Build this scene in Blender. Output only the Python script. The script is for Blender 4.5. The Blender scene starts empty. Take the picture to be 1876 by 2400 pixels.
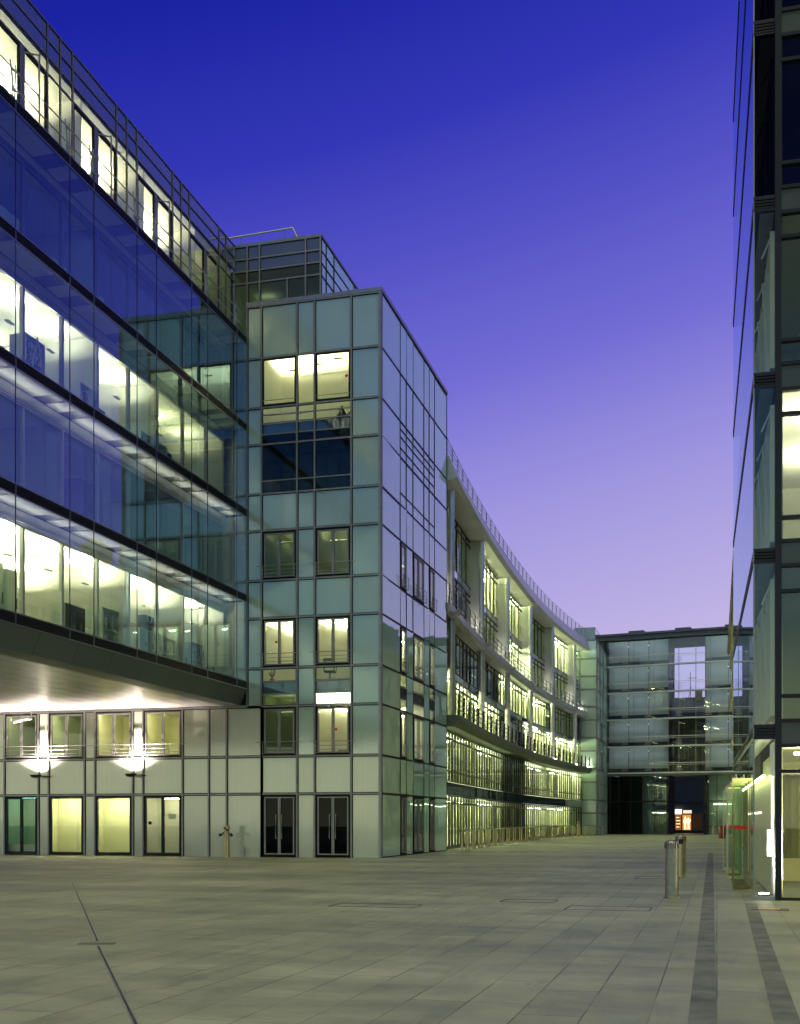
import bpy, math, random
from mathutils import Vector
R = math.radians
rnd = random.Random(7)
sc = bpy.context.scene
COL = sc.collection

# ------------------------------------------------------------------ camera
cam_d = bpy.data.cameras.new("camera")
cam = bpy.data.objects.new("camera", cam_d); COL.objects.link(cam)
YAW = math.atan2(743, 2750)
cam.location = (0, 0, 1.6)
cam.rotation_euler = (R(90), 0, YAW)
cam_d.sensor_fit = 'HORIZONTAL'; cam_d.sensor_width = 36
cam_d.lens = 36 * 2750 / 1876
cam_d.shift_y = 723.5 / 1876
cam_d.clip_start = 0.1; cam_d.clip_end = 2000
sc.camera = cam
# ------------------------------------------------------------------ dusk sky
world = bpy.data.worlds.new("World"); sc.world = world; world.use_nodes = True
wn = world.node_tree.nodes; wl = world.node_tree.links; wn.clear()
def wmath(op, a, b=None, clamp=False):
    n = wn.new('ShaderNodeMath'); n.operation = op; n.use_clamp = clamp
    for i, v in enumerate((a, b)):
        if v is None: continue
        if isinstance(v, (int, float)): n.inputs[i].default_value = v
        else: wl.new(v, n.inputs[i])
    return n.outputs[0]
tc = wn.new('ShaderNodeTexCoord'); sx = wn.new('ShaderNodeSeparateXYZ'); wl.new(tc.outputs['Generated'], sx.inputs[0])
cy_, sy_ = math.cos(YAW), math.sin(YAW)
side = wmath('ADD', wmath('MULTIPLY', sx.outputs[0], cy_), wmath('MULTIPLY', sx.outputs[1], sy_))
fwd = wmath('ADD', wmath('MULTIPLY', sx.outputs[0], -sy_), wmath('MULTIPLY', sx.outputs[1], cy_))
elev = wmath('SUBTRACT', sx.outputs[2], wmath('MULTIPLY', wmath('SUBTRACT', wmath('MINIMUM', wmath('MAXIMUM', side, -.45), .35), wmath('MULTIPLY', wmath('MAXIMUM', wmath('SUBTRACT', side, .40), 0), 2.2)), 0.22))
def ramp(fac, stops):
    n = wn.new('ShaderNodeValToRGB'); wl.new(fac, n.inputs[0]); e = n.color_ramp.elements
    while len(e) < len(stops): e.new(0.5)
    for el, (p, c) in zip(e, stops): el.position = p; el.color = (*c, 1)
    return n.outputs[0]
front_sky = ramp(elev, [(0.0, (.63, .545, .81)), (.10, (.55, .475, .80)), (.24, (.345, .305, .755)), (.34, (.175, .157, .68)),
                        (.43, (.092, .088, .58)), (.51, (.034, .039, .48)), (.60, (.0105, .0165, .365)), (1.0, (.012, .014, .16))])
back_sky = ramp(sx.outputs[2], [(0.0, (1.35, 1.42, .90)), (.08, (1.05, 1.22, .88)), (.17, (.36, .66, .90)), (.30, (.09, .29, .86)), (.40, (.03, .07, .30)), (.5, (.015, .025, .16)), (1.0, (.012, .014, .16))])
mixw = wn.new('ShaderNodeMix'); mixw.data_type = 'RGBA'
wl.new(wmath('ADD', wmath('MULTIPLY', fwd, -1.2), 0.35, True), mixw.inputs['Factor'])
wl.new(front_sky, mixw.inputs['A']); wl.new(back_sky, mixw.inputs['B'])
nish = wn.new('ShaderNodeTexSky'); nish.sky_type = 'NISHITA'; nish.sun_disc = False
nish.sun_elevation = R(1.0); nish.sun_rotation = R(180)
bg1 = wn.new('ShaderNodeBackground'); wl.new(mixw.outputs['Result'], bg1.inputs[0]); bg1.inputs[1].default_value = 1.0
bg2 = wn.new('ShaderNodeBackground'); wl.new(nish.outputs[0], bg2.inputs[0]); bg2.inputs[1].default_value = 0.05
mx = wn.new('ShaderNodeMixShader'); mx.inputs[0].default_value = 0.03
wl.new(bg1.outputs[0], mx.inputs[1]); wl.new(bg2.outputs[0], mx.inputs[2])
wo = wn.new('ShaderNodeOutputWorld'); wl.new(mx.outputs[0], wo.inputs[0])
# last glow of the sun behind the camera
sun_d = bpy.data.lights.new("sun", 'SUN'); sun = bpy.data.objects.new("sun", sun_d); COL.objects.link(sun)
sun_d.energy = 1.55; sun_d.angle = R(70); sun_d.color = (1.0, 1.0, .55)
sun.rotation_euler = (R(12), 0, R(14))
sc.view_settings.view_transform = 'Standard'; sc.view_settings.look = 'None'
sc.view_settings.exposure = 0; sc.view_settings.gamma = 1
cyc = sc.cycles
cyc.max_bounces = 10; cyc.diffuse_bounces = 4; cyc.glossy_bounces = 5; cyc.transparent_max_bounces = 24
cyc.transmission_bounces = 6; cyc.use_denoising = True; cyc.sample_clamp_indirect = 6.0
cyc.caustics_reflective = False; cyc.caustics_refractive = False

# ------------------------------------------------------------------ materials
def newmat(name):
    m = bpy.data.materials.new(name); m.use_nodes = True
    nt = m.node_tree; nt.nodes.clear()
    out = nt.nodes.new('ShaderNodeOutputMaterial')
    return m, nt, out
def nmath(nt, op, a, b=None, clamp=False):
    n = nt.nodes.new('ShaderNodeMath'); n.operation = op; n.use_clamp = clamp
    for i, v in enumerate((a, b)):
        if v is None: continue
        if isinstance(v, (int, float)): n.inputs[i].default_value = v
        else: nt.links.new(v, n.inputs[i])
    return n.outputs[0]
def facing(nt, f0, power, top=1.0, normal=None):
    lw = nt.nodes.new('ShaderNodeLayerWeight'); lw.inputs[0].default_value = 0.5
    if normal is not None: nt.links.new(normal, lw.inputs[1])
    p = nmath(nt, 'POWER', lw.outputs['Facing'], power)
    return nmath(nt, 'ADD', nmath(nt, 'MULTIPLY', p, top - f0), f0, True)
def wobble(nt, scale, strength, dist=0.05):
    c = nt.nodes.new('ShaderNodeTexCoord'); n = nt.nodes.new('ShaderNodeTexNoise')
    n.inputs['Scale'].default_value = scale; n.inputs['Detail'].default_value = 1.5
    nt.links.new(c.outputs['Object'], n.inputs['Vector'])
    b = nt.nodes.new('ShaderNodeBump'); b.inputs['Strength'].default_value = strength; b.inputs['Distance'].default_value = dist
    nt.links.new(n.outputs['Fac'], b.inputs['Height'])
    return b.outputs[0]
def plain(name, base, rough=.5, metal=0.0, var=.12, vscale=2.0, bump=0.0, spec=.5, bscale=40):
    m, nt, out = newmat(name)
    b = nt.nodes.new('ShaderNodeBsdfPrincipled')
    c = nt.nodes.new('ShaderNodeTexCoord'); n = nt.nodes.new('ShaderNodeTexNoise')
    n.inputs['Scale'].default_value = vscale; n.inputs['Detail'].default_value = 4
    nt.links.new(c.outputs['Object'], n.inputs['Vector'])
    r = nt.nodes.new('ShaderNodeValToRGB'); nt.links.new(n.outputs['Fac'], r.inputs[0])
    r.color_ramp.elements[0].position = .3; r.color_ramp.elements[1].position = .7
    r.color_ramp.elements[0].color = (*[x * (1 - var) for x in base], 1)
    r.color_ramp.elements[1].color = (*[min(1, x * (1 + var)) for x in base], 1)
    nt.links.new(r.outputs[0], b.inputs['Base Color'])
    b.inputs['Roughness'].default_value = rough; b.inputs['Metallic'].default_value = metal
    b.inputs['Specular IOR Level'].default_value = spec
    if bump:
        nt.links.new(wobble(nt, bscale, bump, .02), b.inputs['Normal'])
    nt.links.new(b.outputs[0], out.inputs[0])
    return m
def glass(name, tint, f0=.06, power=3.0, top=.95, wob=0.0, rough=0.0, wscale=.35, refl=(1, 1, 1)):
    m, nt, out = newmat(name)
    t = nt.nodes.new('ShaderNodeBsdfTransparent'); t.inputs[0].default_value = (*tint, 1)
    g = nt.nodes.new('ShaderNodeBsdfGlossy'); g.inputs['Roughness'].default_value = rough; g.inputs[0].default_value = (*refl, 1)
    if wob: nt.links.new(wobble(nt, wscale, wob, .06), g.inputs['Normal'])
    mx = nt.nodes.new('ShaderNodeMixShader')
    nt.links.new(facing(nt, f0, power, top), mx.inputs[0]); nt.links.new(t.outputs[0], mx.inputs[1]); nt.links.new(g.outputs[0], mx.inputs[2])
    nt.links.new(mx.outputs[0], out.inputs[0])
    return m
def panel(name, base, f0=.12, power=2.5, top=.95, wob=.12, rough=.02, var=.10, diff_rough=.6, refl=(1, 1, 1)):
    m, nt, out = newmat(name)
    d = nt.nodes.new('ShaderNodeBsdfDiffuse')
    c = nt.nodes.new('ShaderNodeTexCoord'); n = nt.nodes.new('ShaderNodeTexNoise'); n.inputs['Scale'].default_value = .8; n.inputs['Detail'].default_value = 5
    nt.links.new(c.outputs['Object'], n.inputs['Vector'])
    geo = nt.nodes.new('ShaderNodeNewGeometry')
    mp = nt.nodes.new('ShaderNodeMapping'); mp.inputs['Scale'].default_value = (5, 5, .22); nt.links.new(c.outputs['Object'], mp.inputs[0])
    st = nt.nodes.new('ShaderNodeTexNoise'); st.inputs['Scale'].default_value = 1.6; st.inputs['Detail'].default_value = 4; nt.links.new(mp.outputs[0], st.inputs['Vector'])
    f = nmath(nt, 'ADD', nmath(nt, 'MULTIPLY', n.outputs['Fac'], .35), nmath(nt, 'MULTIPLY', geo.outputs['Random Per Island'], .35))
    f = nmath(nt, 'ADD', f, nmath(nt, 'MULTIPLY', st.outputs['Fac'], .3))
    r = nt.nodes.new('ShaderNodeValToRGB'); nt.links.new(f, r.inputs[0])
    r.color_ramp.elements[0].position = .25; r.color_ramp.elements[1].position = .75
    r.color_ramp.elements[0].color = (*[x * (1 - var) for x in base], 1); r.color_ramp.elements[1].color = (*[x * (1 + var) for x in base], 1)
    nt.links.new(r.outputs[0], d.inputs[0])
    g = nt.nodes.new('ShaderNodeBsdfGlossy'); g.inputs['Roughness'].default_value = rough; g.inputs[0].default_value = (*refl, 1)
    if wob: nt.links.new(wobble(nt, .45, wob, .06), g.inputs['Normal'])
    mx = nt.nodes.new('ShaderNodeMixShader')
    nt.links.new(facing(nt, f0, power, top), mx.inputs[0]); nt.links.new(d.outputs[0], mx.inputs[1]); nt.links.new(g.outputs[0], mx.inputs[2])
    nt.links.new(mx.outputs[0], out.inputs[0])
    return m
def emit(name, colour, strength):
    m, nt, out = newmat(name)
    e = nt.nodes.new('ShaderNodeEmission'); e.inputs[0].default_value = (*colour, 1); e.inputs[1].default_value = strength
    nt.links.new(e.outputs[0], out.inputs[0])
    return m
def cloth(name, base, trans=.5, low=.12):
    m, nt, out = newmat(name)
    geo = nt.nodes.new('ShaderNodeNewGeometry'); r = nt.nodes.new('ShaderNodeValToRGB'); nt.links.new(geo.outputs['Random Per Island'], r.inputs[0])
    r.color_ramp.elements[0].color = (*[x * low for x in base], 1); r.color_ramp.elements[1].color = (*base, 1)
    d = nt.nodes.new('ShaderNodeBsdfDiffuse'); t = nt.nodes.new('ShaderNodeBsdfTranslucent')
    nt.links.new(r.outputs[0], d.inputs[0]); nt.links.new(r.outputs[0], t.inputs[0])
    mx = nt.nodes.new('ShaderNodeMixShader'); mx.inputs[0].default_value = trans
    nt.links.new(d.outputs[0], mx.inputs[1]); nt.links.new(t.outputs[0], mx.inputs[2]); nt.links.new(mx.outputs[0], out.inputs[0])
    return m
def lined(name, base, line, bw, rh, mortar, rough, metal, vec='YX', spec=.5, var=.06, offset=0.0):
    """panel joints drawn by the brick texture in object space"""
    m, nt, out = newmat(name)
    c = nt.nodes.new('ShaderNodeTexCoord'); s = nt.nodes.new('ShaderNodeSeparateXYZ'); nt.links.new(c.outputs['Object'], s.inputs[0])
    k = nt.nodes.new('ShaderNodeCombineXYZ')
    for i, ax in enumerate(vec): nt.links.new(s.outputs['XYZ'.index(ax)], k.inputs[i])
    br = nt.nodes.new('ShaderNodeTexBrick'); nt.links.new(k.outputs[0], br.inputs['Vector'])
    br.offset = offset; br.inputs['Scale'].default_value = 1; br.inputs['Brick Width'].default_value = bw; br.inputs['Row Height'].default_value = rh
    br.inputs['Mortar Size'].default_value = mortar; br.inputs['Mortar Smooth'].default_value = .3
    br.inputs['Color1'].default_value = (*[x * (1 - var) for x in base], 1); br.inputs['Color2'].default_value = (*[x * (1 + var) for x in base], 1)
    br.inputs['Mortar'].default_value = (*line, 1)
    b = nt.nodes.new('ShaderNodeBsdfPrincipled'); nt.links.new(br.outputs['Color'], b.inputs['Base Color'])
    b.inputs['Roughness'].default_value = rough; b.inputs['Metallic'].default_value = metal; b.inputs['Specular IOR Level'].default_value = spec
    nt.links.new(b.outputs[0], out.inputs[0])
    return m

M = {}
M['alu'] = plain('brushed_aluminium', (.30, .29, .27), .42, .75, .1, 3)
M['alu_light'] = plain('pale_aluminium', (.62, .62, .58), .35, .6, .08, 3)
M['steel'] = plain('dull_steel', (.34, .34, .34), .35, .85, .1, 6)
M['dark'] = plain('dark_bronze_metal', (.010, .011, .013), .45, .3, .2, 4)
M['black'] = plain('black_metal', (.012, .012, .014), .5, 0, .2, 4)
M['gasket'] = plain('black_gasket', (.010, .011, .012), .6, 0, .1, 4, spec=.2)
M['panel'] = panel('green_glass_cladding', (.43, .58, .49), .22, 1.9, .95, .10, .12)
M['panel_low_lit'] = panel('green_glass_cladding_low_lit', (.60, .64, .49), .14, 2.2, .9, .10, .10)  # paler copy of the cladding; street level glow is put into its base
M['panel_blue'] = panel('frosted_parapet_glass', (.13, .15, .19), .16, 2.2, .95)
M['mirror'] = panel('reflective_green_glass', (.62, .88, .72), .10, 1.75, .76, .11, 0.0, refl=(.82, .90, .97))
M['vis_side'] = glass('reflective_vision_glass', (.80, .90, .70), .12, 2.4, .75, .12)
M['vis'] = glass('clear_window_glass', (.86, .93, .76), .06, 3.0)
M['skin'] = glass('double_skin_glass', (.84, .93, .86), .12, 2.9, .95, .05, 0, .2, (.56, .80, 1.0))
M['skin_flat'] = glass('flat_outer_glass', (.86, .94, .90), .12, 2.9, .95, 0, 0, .2, (.75, .88, 1.0))
M['vis_curved'] = glass('yellow_green_window_glass', (.84, .93, .66), .07, 4.0, .75, .12)
M['vis_dark'] = glass('smoked_door_glass', (.25, .30, .24), .012, 3.2)
M['vis_far'] = glass('far_curtain_glass', (.80, .89, .97), .08, 3.2, .95, .05)
M['clear'] = glass('thick_clear_glass', (.92, .97, .92), .025, 3.2)
M['wall'] = plain('white_painted_wall', (.78, .77, .68), .8, 0, .05, .7)
M['wall_green'] = plain('pale_green_wall', (.42, .47, .32), .8, 0, .08, .7)
M['wall_dark'] = plain('dim_interior_wall', (.035, .045, .04), .8, 0, .2, .7)  # near-black base paints the darkness of unlit rooms
M['wall_cream'] = plain('cream_curtain_wall', (.80, .78, .48), .8, 0, .05, 1.5)
M['ceil'] = plain('white_ceiling', (.82, .81, .72), .8, 0, .04, .6)
M['carpet'] = plain('grey_carpet', (.20, .21, .18), .9, 0, .2, 6)
M['concrete'] = plain('grey_render', (.22, .22, .20), .8, 0, .15, 1)
M['soffit'] = lined('white_lacquer_soffit', (.86, .80, .76), (.13, .12, .11), 1.5, .9, .02, .25, .45, 'YX')
M['chamfer'] = lined('grey_chamfer_panels', (.17, .19, .165), (.015, .017, .015), 2.25, 9, .012, .5, .2, 'YX')
M['slabedge'] = plain('grey_green_fascia', (.12, .145, .12), .5, .2, .1, 1)
M['fascia'] = plain('pale_metal_fascia', (.52, .52, .50), .45, .4, .08, .6)
M['white_metal'] = plain('white_coated_metal', (.72, .72, .68), .4, .1, .05, 2)
M['teal_spandrel'] = panel('teal_spandrel_glass', (.06, .11, .12), .18, 2.4, .95)
M['stone'] = lined('limestone_blocks', (.33, .32, .27), (.16, .15, .13), 1.3, .48, .012, .85, 0, 'YZ', .3, .12, .5)
M['stone_plain'] = plain('limestone_trim', (.34, .32, .25), .85, 0, .18, 1.2)
M['zinc'] = plain('grey_zinc_roof', (.10, .11, .13), .5, .5, .1, 1)
M['brass'] = plain('brushed_brass_steel', (.50, .43, .25), .36, 1.0, .1, 9)
M['inox'] = plain('brushed_stainless', (.30, .285, .23), .40, 1.0, .12, 9)
M['red'] = plain('red_paint', (.16, .01, .01), .4, 0, .1, 6)
M['redlit'] = plain('red_sticker', (.75, .03, .02), .5, 0, .05, 6)
M['cab'] = plain('pale_green_cabinet', (.62, .72, .60), .45, .1, .08, 2)
M['cabw'] = plain('white_cabinet', (.72, .74, .68), .45, 0, .05, 2)
M['paper'] = plain('white_paper', (.82, .82, .76), .7, 0, .05, 5)
M['orange'] = plain('orange_metal', (.62, .22, .06), .35, .8, .15, 9)
M['granite'] = plain('dark_granite_band', (.145, .15, .118), .62, 0, .45, 2.2, .15, .25)
M['blade'] = plain('white_blade_wall', (.50, .50, .47), .6, 0, .06, .6)
M['blinds'] = cloth('vertical_blind_fabric', (.86, .88, .60), .7)
M['blind_white'] = cloth('white_roller_blind', (.78, .82, .78), .5, .6)
M['lamp_bar3'] = emit('bar_uplighter_soft', (1.0, 1.0, .62), 300)
M['lamp_door'] = emit('door_tube', (1.0, .97, .68), 60)
M['lamp_far'] = emit('cool_white_tube', (.90, .98, .95), 7)
M['curtain'] = cloth('olive_curtain_fabric', (.42, .42, .20), .45)
M['fritted'] = panel('white_fritted_glass', (.60, .63, .58), .12, 2.6, .95, .03)
WARM = (1.0, .93, .66)
M['lamp_hi'] = emit('office_tube_bright', WARM, 55)
M['lamp_mid'] = emit('office_tube', (1.0, .95, .66), 24)
M['lamp_bar'] = emit('bar_uplighter_bright', WARM, 1500)
M['lamp_bar2'] = emit('bar_uplighter', (1.0, .96, .74), 640)
M['lamp_head'] = emit('window_head_light', (1.0, .93, .80), 9)
M['lamp_low'] = emit('office_tube_dim', (.85, 1.0, .55), 8)
M['lamp_faint'] = emit('standby_tube', (.75, 1.0, .70), 1.6)
M['lamp_teal'] = emit('teal_tube', (.45, 1.0, .88), 16)
M['lamp_curve'] = emit('yellow_green_tube', (.97, 1.0, .74), 165)
M['uplight'] = emit('white_uplight_lens', (1.0, .88, .74), 60)
M['floorlight'] = emit('ground_light_lens', (1.0, .92, .70), 60)
M['shop_white'] = emit('lit_white_sign', (1.0, .80, .55), 3)
M['shop_amber'] = emit('lit_amber_window', (1.0, .36, .10), .42)
M['shop_poster'] = emit('lit_poster', (1.0, .38, .08), .85)
M['shop_pale'] = emit('lit_poster_figures', (1.0, .80, .42), 2.2)

# paving
def paving():
    m, nt, out = newmat('stone_paving')
    L = nt.links.new
    c = nt.nodes.new('ShaderNodeTexCoord'); s = nt.nodes.new('ShaderNodeSeparateXYZ'); L(c.outputs['Object'], s.inputs[0])
    # wavy row shift keeps the cross joints irregular
    k = nt.nodes.new('ShaderNodeCombineXYZ'); L(s.outputs[1], k.inputs[0]); L(s.outputs[0], k.inputs[1])
    br = nt.nodes.new('ShaderNodeTexBrick'); L(k.outputs[0], br.inputs['Vector'])
    br.offset = .37; br.offset_frequency = 3; br.squash = 1.4; br.squash_frequency = 5
    br.inputs['Scale'].default_value = 1; br.inputs['Brick Width'].default_value = 1.45; br.inputs['Row Height'].default_value = .53
    br.inputs['Mortar Size'].default_value = .0065; br.inputs['Mortar Smooth'].default_value = .2; br.inputs['Bias'].default_value = 0
    br.inputs['Color1'].default_value = (0, 0, 0, 1); br.inputs['Color2'].default_value = (1, 1, 1, 1); br.inputs['Mortar'].default_value = (.5, .5, .5, 1)
    def noise(sc_, det, rough=.55, vec=None):
        n = nt.nodes.new('ShaderNodeTexNoise'); n.inputs['Scale'].default_value = sc_; n.inputs['Detail'].default_value = det; n.inputs['Roughness'].default_value = rough
        L(vec or c.outputs['Object'], n.inputs['Vector']); return n.outputs['Fac']
    mp = nt.nodes.new('ShaderNodeMapping'); mp.inputs['Scale'].default_value = (.45, 1.2, 1); mp.inputs['Rotation'].default_value = (0, 0, .3); L(c.outputs['Object'], mp.inputs[0])
    big = noise(.28, 6, .62, mp.outputs[0]); mid = noise(1.7, 6, .65); fine = noise(38, 3)
    f = nmath(nt, 'ADD', nmath(nt, 'MULTIPLY', br.outputs['Color'], .065), nmath(nt, 'MULTIPLY', big, .66))
    f = nmath(nt, 'ADD', f, nmath(nt, 'MULTIPLY', mid, .30)); f = nmath(nt, 'ADD', f, nmath(nt, 'MULTIPLY', fine, .12))
    r = nt.nodes.new('ShaderNodeValToRGB'); L(f, r.inputs[0])
    e = r.color_ramp.elements; e[0].position = .46; e[0].color = (.17, .178, .12, 1); e[1].position = .74; e[1].color = (.44, .44, .29, 1)
    e2 = e.new(.60); e2.color = (.295, .30, .192, 1)
    # worn joints: dark only in patches
    jm = nmath(nt, 'MULTIPLY', br.outputs['Fac'], nmath(nt, 'ADD', nmath(nt, 'MULTIPLY', nmath(nt, 'SUBTRACT', noise(.55, 3), .42), 5.0, True), .30, True))
    mxc = nt.nodes.new('ShaderNodeMix'); mxc.data_type = 'RGBA'; L(jm, mxc.inputs['Factor']); L(r.outputs[0], mxc.inputs['A']); mxc.inputs['B'].default_value = (.045, .045, .035, 1)
    # dark scuffs and pale splashes
    st = nt.nodes.new('ShaderNodeMapping'); st.inputs['Scale'].default_value = (2.2, .35, 1); st.inputs['Rotation'].default_value = (0, 0, 1.2); L(c.outputs['Object'], st.inputs[0])
    sf = nmath(nt, 'MULTIPLY', nmath(nt, 'SUBTRACT', noise(.7, 5, .7, st.outputs[0]), .555), 5.0, True)
    mx2 = nt.nodes.new('ShaderNodeMix'); mx2.data_type = 'RGBA'; L(nmath(nt, 'MULTIPLY', sf, .62), mx2.inputs['Factor']); L(mxc.outputs['Result'], mx2.inputs['A']); mx2.inputs['B'].default_value = (.10, .10, .07, 1)
    pf = nmath(nt, 'MULTIPLY', nmath(nt, 'SUBTRACT', noise(1.1, 5, .75), .64), 6.0, True)
    mx3 = nt.nodes.new('ShaderNodeMix'); mx3.data_type = 'RGBA'; L(nmath(nt, 'MULTIPLY', pf, .5), mx3.inputs['Factor']); L(mx2.outputs['Result'], mx3.inputs['A']); mx3.inputs['B'].default_value = (.48, .47, .38, 1)
    vo = nt.nodes.new('ShaderNodeTexVoronoi'); vo.inputs['Scale'].default_value = 1.1; L(c.outputs['Object'], vo.inputs['Vector'])
    gum = nmath(nt, 'MULTIPLY', nmath(nt, 'MULTIPLY', nmath(nt, 'SUBTRACT', .045, vo.outputs['Distance']), 60.0, True), .6)
    mx4 = nt.nodes.new('ShaderNodeMix'); mx4.data_type = 'RGBA'; L(gum, mx4.inputs['Factor']); L(mx3.outputs['Result'], mx4.inputs['A']); mx4.inputs['B'].default_value = (.09, .09, .075, 1)
    mx3 = mx4
    b = nt.nodes.new('ShaderNodeBsdfPrincipled'); L(mx3.outputs['Result'], b.inputs['Base Color'])
    L(nmath(nt, 'ADD', nmath(nt, 'MULTIPLY', mid, .35), .36), b.inputs['Roughness']); b.inputs['Specular IOR Level'].default_value = .38
    bp = nt.nodes.new('ShaderNodeBump'); bp.inputs['Strength'].default_value = .35; bp.inputs['Distance'].default_value = .01
    L(nmath(nt, 'SUBTRACT', nmath(nt, 'ADD', nmath(nt, 'MULTIPLY', fine, .35), nmath(nt, 'MULTIPLY', mid, .6)), br.outputs['Fac']), bp.inputs['Height'])
    L(bp.outputs[0], b.inputs['Normal']); L(b.outputs[0], out.inputs[0])
    return m
M['paving'] = paving()

# ------------------------------------------------------------------ mesh builder (world metres, frames map u,n,z)
def ident(u, n, z): return (u, n, z)
class MB:
    def __init__(s, fr=ident): s.v = []; s.f = []; s.mi = []; s.fr = fr; s.m = 0; s.sm = []
    def pt(s, p): s.v.append(s.fr(*p)); return len(s.v) - 1
    def face(s, idx, smooth=False): s.f.append(idx); s.mi.append(s.m); s.sm.append(smooth)
    def quad(s, *pts): s.face([s.pt(p) for p in pts]); return s
    def box(s, u0, u1, n0, n1, z0, z1, seg=1):
        if u0 > u1: u0, u1 = u1, u0
        if n0 > n1: n0, n1 = n1, n0
        rows = []
        for i in range(seg + 1):
            u = u0 + (u1 - u0) * i / seg
            rows.append([s.pt((u, n0, z0)), s.pt((u, n1, z0)), s.pt((u, n1, z1)), s.pt((u, n0, z1))])
        s.face(rows[0][::-1]); s.face(rows[-1])
        for a, b in zip(rows, rows[1:]):
            for i in range(4): s.face([a[i], b[i], b[(i + 1) % 4], a[(i + 1) % 4]][::-1])
        return s
    def prism(s, prof, u0, u1, seg=1):       # profile of (n,z) swept along u
        rows = [[s.pt((u0 + (u1 - u0) * i / seg, n, z)) for n, z in prof] for i in range(seg + 1)]
        s.face(rows[0][::-1]); s.face(rows[-1]); k = len(prof)
        for a, b in zip(rows, rows[1:]):
            for i in range(k): s.face([a[i], a[(i + 1) % k], b[(i + 1) % k], b[i]])
        return s
    def sheet(s, u0, u1, n, z0, z1, seg=1):
        for i in range(seg):
            a = u0 + (u1 - u0) * i / seg; b = u0 + (u1 - u0) * (i + 1) / seg
            s.quad((a, n, z0), (b, n, z0), (b, n, z1), (a, n, z1))
        return s
    def tube(s, pts, r, k=8):
        P = [Vector(s.fr(*p)) for p in pts]; rings = []
        for i, p in enumerate(P):
            d = (P[min(i + 1, len(P) - 1)] - P[max(i - 1, 0)]).normalized()
            a = d.cross(Vector((0, 0, 1)));
            if a.length < 1e-4: a = Vector((1, 0, 0))
            a.normalize(); b = d.cross(a)
            ring = []
            for j in range(k):
                t = 2 * math.pi * j / k; q = p + (a * math.cos(t) + b * math.sin(t)) * (r[i] if isinstance(r, (list, tuple)) else r)
                s.v.append(tuple(q)); ring.append(len(s.v) - 1)
            rings.append(ring)
        s.face(rings[0]); s.face(rings[-1][::-1])
        for a, b in zip(rings, rings[1:]):
            for j in range(k): s.face([a[j], a[(j + 1) % k], b[(j + 1) % k], b[j]], True)
        return s
    def lathe(s, cx, cy, prof, k=24, sx=1, sy=1, mats=None):
        rings = []
        for r, z in prof:
            ring = []
            for j in range(k):
                t = 2 * math.pi * j / k; ring.append(s.pt((cx + r * sx * math.cos(t), cy + r * sy * math.sin(t), z)))
            rings.append(ring)
        s.face(rings[0][::-1]); s.face(rings[-1])
        for i, (a, b) in enumerate(zip(rings, rings[1:])):
            for j in range(k): s.face([a[j], a[(j + 1) % k], b[(j + 1) % k], b[j]], True)
        return s
    def build(s, name, mat, parent=None):
        me = bpy.data.meshes.new(name)
        loc = Vector((0, 0, 0)); p = parent
        while p is not None: loc += p.location; p = p.parent
        me.from_pydata([tuple(Vector(v) - loc) for v in s.v], [], s.f)
        for m in (mat if isinstance(mat, (list, tuple)) else [mat]): me.materials.append(m)
        me.polygons.foreach_set('material_index', s.mi); me.polygons.foreach_set('use_smooth', s.sm)
        me.update()
        if any(s.sm): me.set_sharp_from_angle(angle=R(38))
        o = bpy.data.objects.new(name, me); COL.objects.link(o)
        if parent is not None: o.parent = parent
        return o
def thing(name, label, cat, loc, group=None):
    o = bpy.data.objects.new(name, None); COL.objects.link(o); o.location = loc; o.empty_display_size = .3
    o['label'] = label; o['category'] = cat
    if group: o['group'] = group
    return o
def tag(o, label, cat, group=None):
    o['label'] = label; o['category'] = cat
    if group: o['group'] = group
    return o
def structure(o): o['kind'] = 'structure'; return o
def light(name, kind, loc, energy, colour, parent=None, rot=(0, 0, 0), size=.2, spot=None, blend=.6):
    d = bpy.data.lights.new(name, kind); d.energy = energy; d.color = colour
    if kind == 'SPOT': d.spot_size = R(spot); d.spot_blend = blend; d.shadow_soft_size = size
    elif kind == 'AREA': d.size = size
    else: d.shadow_soft_size = size
    o = bpy.data.objects.new(name, d); COL.objects.link(o)
    l = Vector(loc); p = parent
    while p is not None: l -= p.location; p = p.parent
    o.location = l; o.rotation_euler = rot
    if parent is not None: o.parent = parent
    return o

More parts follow.
